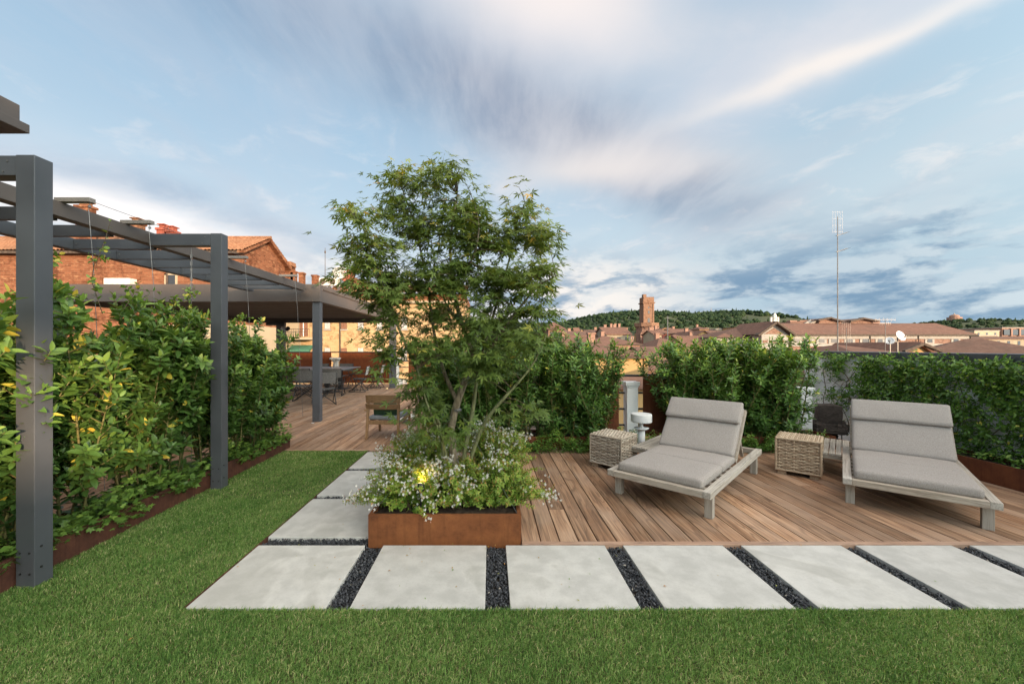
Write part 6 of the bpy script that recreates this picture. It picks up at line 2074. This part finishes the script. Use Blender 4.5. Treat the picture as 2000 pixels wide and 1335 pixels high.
# ---- the Japanese maple
def maple():
    r = random.Random(21)
    rn = np.random.default_rng(21)
    K_ = 198.7
    def q(px, py, y=3.88):
        s = 775 / y
        return np.array([(px - 958) / s, y, 1.6 + (677 - py) / s])
    t = thing('maple_tree', 'multi stemmed green maple tree growing from the square rusted planter', 'tree', (-.376, 3.88, .16))
    def limb(pts, rad, mt='bark', name='trunk', parent=t, n=9):
        # smooth polyline
        P = [np.array(p) for p in pts]
        out = []
        for i in range(len(P) - 1):
            p0, p1, p2, p3 = P[max(i - 1, 0)], P[i], P[i + 1], P[min(i + 2, len(P) - 1)]
            for k in range(5):
                f = k / 5
                out.append(.5 * ((2 * p1) + (-p0 + p2) * f + (2 * p0 - 5 * p1 + 4 * p2 - p3) * f * f + (-p0 + 3 * p1 - 3 * p2 + p3) * f ** 3))
        out.append(P[-1])
        rr_ = np.interp(np.linspace(0, 1, len(out)), np.linspace(0, 1, len(rad)), rad)
        return MB().tube(out, list(rr_), n).build(name, M[mt], parent, smooth=True), out
    base = np.array([-.376, 3.88, .15])
    skel = []
    tr, o1 = limb([base + [0, 0, 0], q(884, 880), q(881, 840), q(893, 785), q(912, 735), q(925, 700), q(905, 640, 3.9), q(885, 560, 3.85), q(880, 470, 3.85), q(893, 380, 3.8)], [.048, .040, .036, .036, .032, .026, .020, .016, .011, .005])
    skel.append(o1)
    specs_ = [
        ([base + [.05, .02, 0], q(912, 860, 3.95), q(925, 790, 3.98), q(932, 735, 4.0), q(950, 660, 4.05), q(980, 560, 4.1), q(1010, 450, 4.1), q(1025, 395, 4.1)], [.026, .022, .020, .018, .015, .011, .007, .003], 'green_bark'),
        ([base + [.07, -.03, 0], q(935, 850, 3.75), q(965, 800, 3.65), q(1000, 760, 3.6), q(1040, 712, 3.55), q(1065, 660, 3.5)], [.022, .019, .017, .014, .009, .004], 'green_bark'),
        ([base + [-.05, 0, 0], q(862, 850, 3.8), q(846, 800, 3.75), q(825, 745, 3.7), q(800, 690, 3.65), q(770, 620, 3.6), q(735, 540, 3.55), q(712, 450, 3.5), q(690, 420, 3.5)], [.022, .019, .017, .015, .013, .011, .008, .005, .002], 'green_bark'),
        ([q(893, 785), q(865, 720, 3.95), q(848, 650, 4.05), q(835, 560, 4.1), q(815, 460, 4.15), q(790, 380, 4.2), q(775, 345, 4.2)], [.022, .018, .015, .012, .009, .005, .002], 'bark'),
        ([q(912, 735), q(950, 690, 3.75), q(1000, 620, 3.65), q(1050, 560, 3.6), q(1085, 540, 3.55)], [.020, .016, .012, .008, .003], 'bark'),
        ([q(885, 560, 3.85), q(925, 500, 3.7), q(935, 440, 3.65), q(925, 395, 3.6)], [.013, .010, .007, .003], 'bark'),
        ([q(905, 640, 3.9), q(870, 590, 4.2), q(850, 520, 4.45), q(840, 450, 4.5)], [.013, .010, .007, .003], 'bark'),
        ([q(950, 660, 4.05), q(1000, 600, 4.4), q(1040, 520, 4.6)], [.012, .009, .003], 'bark'),
        ([q(846, 800, 3.75), q(800, 745, 3.5), q(750, 740, 3.35)], [.010, .007, .003], 'green_bark'),
        ([base + [-.03, -.04, .0], q(868, 870, 3.6), q(838, 800, 3.4), q(815, 720, 3.3)], [.014, .012, .009, .004], 'green_bark'),
    ]
    for pts, rad, mt in specs_:
        _, o_ = limb(pts, rad, mt, 'limb', t, 7)
        skel.append(o_)
    SK = np.concatenate([np.array(s) for s in skel])
    # crown clusters (picture centre, spread, depth)
    cl = [(778, 360, 52, 40, 4.2, 10), (880, 335, 30, 30, 3.8, 6), (700, 425, 28, 26, 3.5, 4), (830, 350, 30, 25, 4.05, 4), (790, 440, 70, 48, 4.1, 16), (730, 480, 60, 40, 3.6, 11), (850, 430, 70, 55, 4.0, 18), (920, 415, 42, 28, 3.65, 8), (905, 470, 75, 55, 3.75, 20), (985, 470, 50, 45, 4.0, 14), (1025, 425, 26, 40, 4.1, 8), (1055, 480, 38, 30, 4.0, 8), (700, 535, 42, 36, 3.55, 9), (760, 545, 65, 45, 3.75, 15), (830, 540, 75, 55, 4.05, 20), (905, 560, 80, 55, 3.65, 20), (980, 550, 65, 50, 3.9, 15), (1035, 545, 40, 40, 3.6, 9), (1062, 525, 20, 24, 3.55, 3),
          (770, 600, 60, 30, 3.6, 8), (850, 620, 65, 40, 4.1, 11), (925, 635, 66, 34, 3.6, 10), (985, 620, 60, 38, 4.1, 11), (1040, 615, 42, 30, 3.6, 7), (835, 690, 50, 34, 3.5, 8), (885, 665, 46, 18, 3.5, 3), (960, 690, 55, 32, 3.6, 8), (1020, 670, 45, 28, 3.5, 5), (822, 745, 38, 28, 3.4, 5), (822, 795, 34, 32, 3.4, 6), (755, 640, 34, 26, 3.5, 3), (750, 690, 34, 28, 3.5, 3), (745, 735, 30, 16, 3.4, 1), (960, 730, 40, 30, 3.6, 4), (1035, 800, 50, 24, 3.6, 3), (1060, 575, 20, 16, 3.55, 2), (850, 850, 34, 26, 3.35, 4), (1060, 450, 24, 20, 4.0, 4)]
    L = Leaves(); tw = MB()
    for (cx, cy, sx, sy, dep, k) in cl:
        for _ in range(int(k * 1.5)):
            px, py = cx + rn.normal() * sx * .42, cy + rn.normal() * sy * .44
            y = dep + rn.normal() * .17
            p = q(px, py, max(y, 3.15))
            j = np.argmin(((SK - p) ** 2).sum(1) + .6 * np.maximum(0, SK[:, 2] - p[2] + .03) ** 2)
            b_ = SK[j]
            mid = (b_ + p) / 2 + np.array([0, 0, .02])
            tw.tube([b_, mid, p], [.0045, .003, .0018], 4, False)
            dirv = p - b_; dirv[2] *= .3; dl = np.linalg.norm(dirv) + 1e-6; dirv = dirv / dl
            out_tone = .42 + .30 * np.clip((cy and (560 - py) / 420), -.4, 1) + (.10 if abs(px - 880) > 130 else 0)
            for m_ in range(19):
                # layered sprays: leaves lie in nearly level sheets that droop outward
                off = rn.normal(size=3) * np.array([.075, .08, .032]) + dirv * rn.uniform(-.10, .09)
                pos = p + off
                d = off * 1.0 + dirv * .06 + rn.normal(size=3) * .05
                d[2] = -abs(d[2]) * .4 - .03 + rn.normal() * .02
                nn = np.array([0, -.18, 1.0]) + rn.normal(size=3) * .34
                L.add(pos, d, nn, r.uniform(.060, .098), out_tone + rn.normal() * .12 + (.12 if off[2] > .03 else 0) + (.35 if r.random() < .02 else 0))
    tw.build('twig', M['stem_dark'], t, smooth=True)['kind'] = 'stuff'
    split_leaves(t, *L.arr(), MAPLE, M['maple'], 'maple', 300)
    # tie and guy lines round the trunk
    a = q(893, 800)
    g_ = MB(); c0 = a
    for e in ((-.98, 3.30, .22), (.22, 3.30, .22), (.2, 4.45, .22)):
        g_.tube([c0, np.array(e)], .0012, 5)
    g_.lathe([(.042, -.012), (.044, 0), (.042, .012)], tuple(c0), 12)
    g_.build('guy_line', M['steel'], t)
maple()


# ---- white flowering shrubs under the maple
def abelia(label, x0, y0, rx, ry, h, ns, nf, seed, out=(0, 0), flower_zone=None):
    r = random.Random(seed); rn = np.random.default_rng(seed)
    t = thing('flowering_shrub', label, 'shrub', (x0, y0, .16), 0, 'white flowering shrubs in the square planter')
    L = Leaves(); st = MB(); tips = []
    for k in range(ns):
        a = r.uniform(0, 6.283); f = math.sqrt(r.random())
        bx, by = x0 + .35 * rx * f * math.cos(a), y0 + .35 * ry * f * math.sin(a)
        a2 = a + r.gauss(0, .5); f2 = r.uniform(.25, 1.1)
        ex, ey = x0 + rx * f2 * math.cos(a2) + out[0] * r.random(), y0 + ry * f2 * math.sin(a2) + out[1] * r.random()
        hz = h * (1.05 - .55 * f2 ** 2) * r.uniform(.72, 1.1)
        p0 = np.array([bx, by, .16]); p2 = np.array([ex, ey, .16 + hz])
        p1 = (p0 + p2) / 2 + np.array([0, 0, .30 * hz])
        pts = []
        for i in range(7):
            u = i / 6
            pts.append((1 - u) ** 2 * p0 + 2 * u * (1 - u) * p1 + u * u * p2 + np.array([0, 0, -.05 * f2 * u ** 3]))
        st.tube(pts, [.0035, .003, .003, .0025, .002, .0015, .001], 4, False)
        for i in range(1, 6):
            leafy_shoot(L, r, pts[i], pts[i + 1], 11, .034, .42 + .06 * i, .12, 0, .35, None, .05, .03)
            if r.random() < .75:
                p = np.array(pts[i]); e = p + np.array([r.gauss(0, .06), r.gauss(0, .06), r.uniform(0, .07)])
                leafy_shoot(L, r, p, e, 10, .031, .46 + .06 * i, .15, 0, .35, None, .05, .03)
        tips.append(np.array(pts[-1]))
    st.build('stem', M['stem_dark'], t, smooth=True)['kind'] = 'stuff'
    P, Dv, Nv, S, T = L.arr()
    o_ = place(bpy.data.objects.new('foliage', leaf_mesh('foliage', P, Dv, Nv, S, T, SMALL, M['abelia'])), t)
    o_['kind'] = 'stuff'
    # flower clusters: small five lobed trumpets above pinkish calyces, near the outside facing us
    tips.sort(key=lambda p: (p[1] - .6 * p[2] + .15 * r.random()))
    pet = [(0, -.35, 0)]; pf = []
    for k in range(5):
        a = 2 * math.pi * k / 5
        for (da, rr_, zz_) in ((-.30, .30, .30), (0, .62, .42), (.30, .30, .30)):
            pet.append((rr_ * math.sin(a + da), zz_ * 1.1, rr_ * math.cos(a + da)))
        k0 = 1 + k * 3
        pf += [(0, k0, k0 + 1), (0, k0 + 1, k0 + 2)]
    templ = (np.array(pet), [np.array(pf)])
    F = Leaves(); C_ = Leaves()
    fl = tips[:int(len(tips) * .75)]; r.shuffle(fl)
    for p in fl[:nf]:
        m_ = r.randint(5, 13)
        for k in range(m_):
            d = vrand(r); d /= np.linalg.norm(d); d[2] = abs(d[2]) * .6; d[1] -= .4; d /= np.linalg.norm(d)
            c0 = p + vrand(r) * .026
            F.add(c0 + d * .016, d, vrand(r), r.uniform(.019, .027), .5)
        for k in range(m_ // 2 + 2):
            d = vrand(r); d /= np.linalg.norm(d)
            C_.add(p + vrand(r) * .018, d, vrand(r), r.uniform(.012, .018), .5)
    b_ = place(bpy.data.objects.new('blossoms', leaf_mesh('blossoms', *F.arr(), templ, M['petal'])), t); b_['kind'] = 'stuff'
    b_ = place(bpy.data.objects.new('calyces', leaf_mesh('calyces', *C_.arr(), SMALL, M['calyx'])), t); b_['kind'] = 'stuff'


abelia('white flowering shrub at the front left corner of the rusted planter', -.70, 3.56, .46, .34, .42, 150, 44, 31, (-.12, -.02))
abelia('white flowering shrub at the front middle of the rusted planter, below the spotlight', -.30, 3.62, .38, .36, .40, 130, 34, 32, (0, -.03))
abelia('feathery green shrub with fewer flowers at the front right corner of the planter', .06, 3.60, .38, .32, .44, 150, 14, 33, (.14, 0))
abelia('taller white flowering shrub at the back left of the planter beside the path', -.72, 4.12, .44, .38, .60, 140, 36, 34, (-.12, 0))
abelia('taller white flowering shrub at the back right of the planter beside the deck', .02, 4.10, .44, .40, .66, 160, 40, 35, (.08, 0))


def fallen():
    rn = np.random.default_rng(8)
    n = 150
    P = np.column_stack([np.concatenate([rn.uniform(-1.9, 3.5, 60), rn.normal(-.4, .7, 50), rn.uniform(-3.1, -1.9, 40)]), np.concatenate([rn.uniform(2.45, 5.8, 60), rn.normal(3.1, .25, 50), rn.uniform(1.9, 5.5, 40)]), np.full(n, .006)])
    keep = ~((P[:, 0] > -1.03) & (P[:, 0] < .28) & (P[:, 1] > 3.22) & (P[:, 1] < 4.54)) & (P[:, 1] > 1.8)
    P = P[keep]; n = len(P)
    P[P[:, 0] < -1.88, 2] = .014
    P[P[:, 1] < 2.43, 2] = .014
    az = rn.uniform(0, 6.283, n)
    D_ = np.column_stack([np.cos(az), np.sin(az), rn.normal(.08, .1, n)])
    N_ = np.column_stack([rn.normal(0, .15, n), rn.normal(0, .15, n), np.ones(n)])
    o_ = place(bpy.data.objects.new('fallen_leaves', leaf_mesh('fallen_leaves', P, D_, N_, rn.uniform(.008, .026, n), rn.choice([.86, .95, 1.0, .5], n), SMALL, M['abelia'])))
    tag(o_, 'tiny fallen leaves scattered over lawn, slabs and deck', 'leaves', kind='stuff')
fallen()
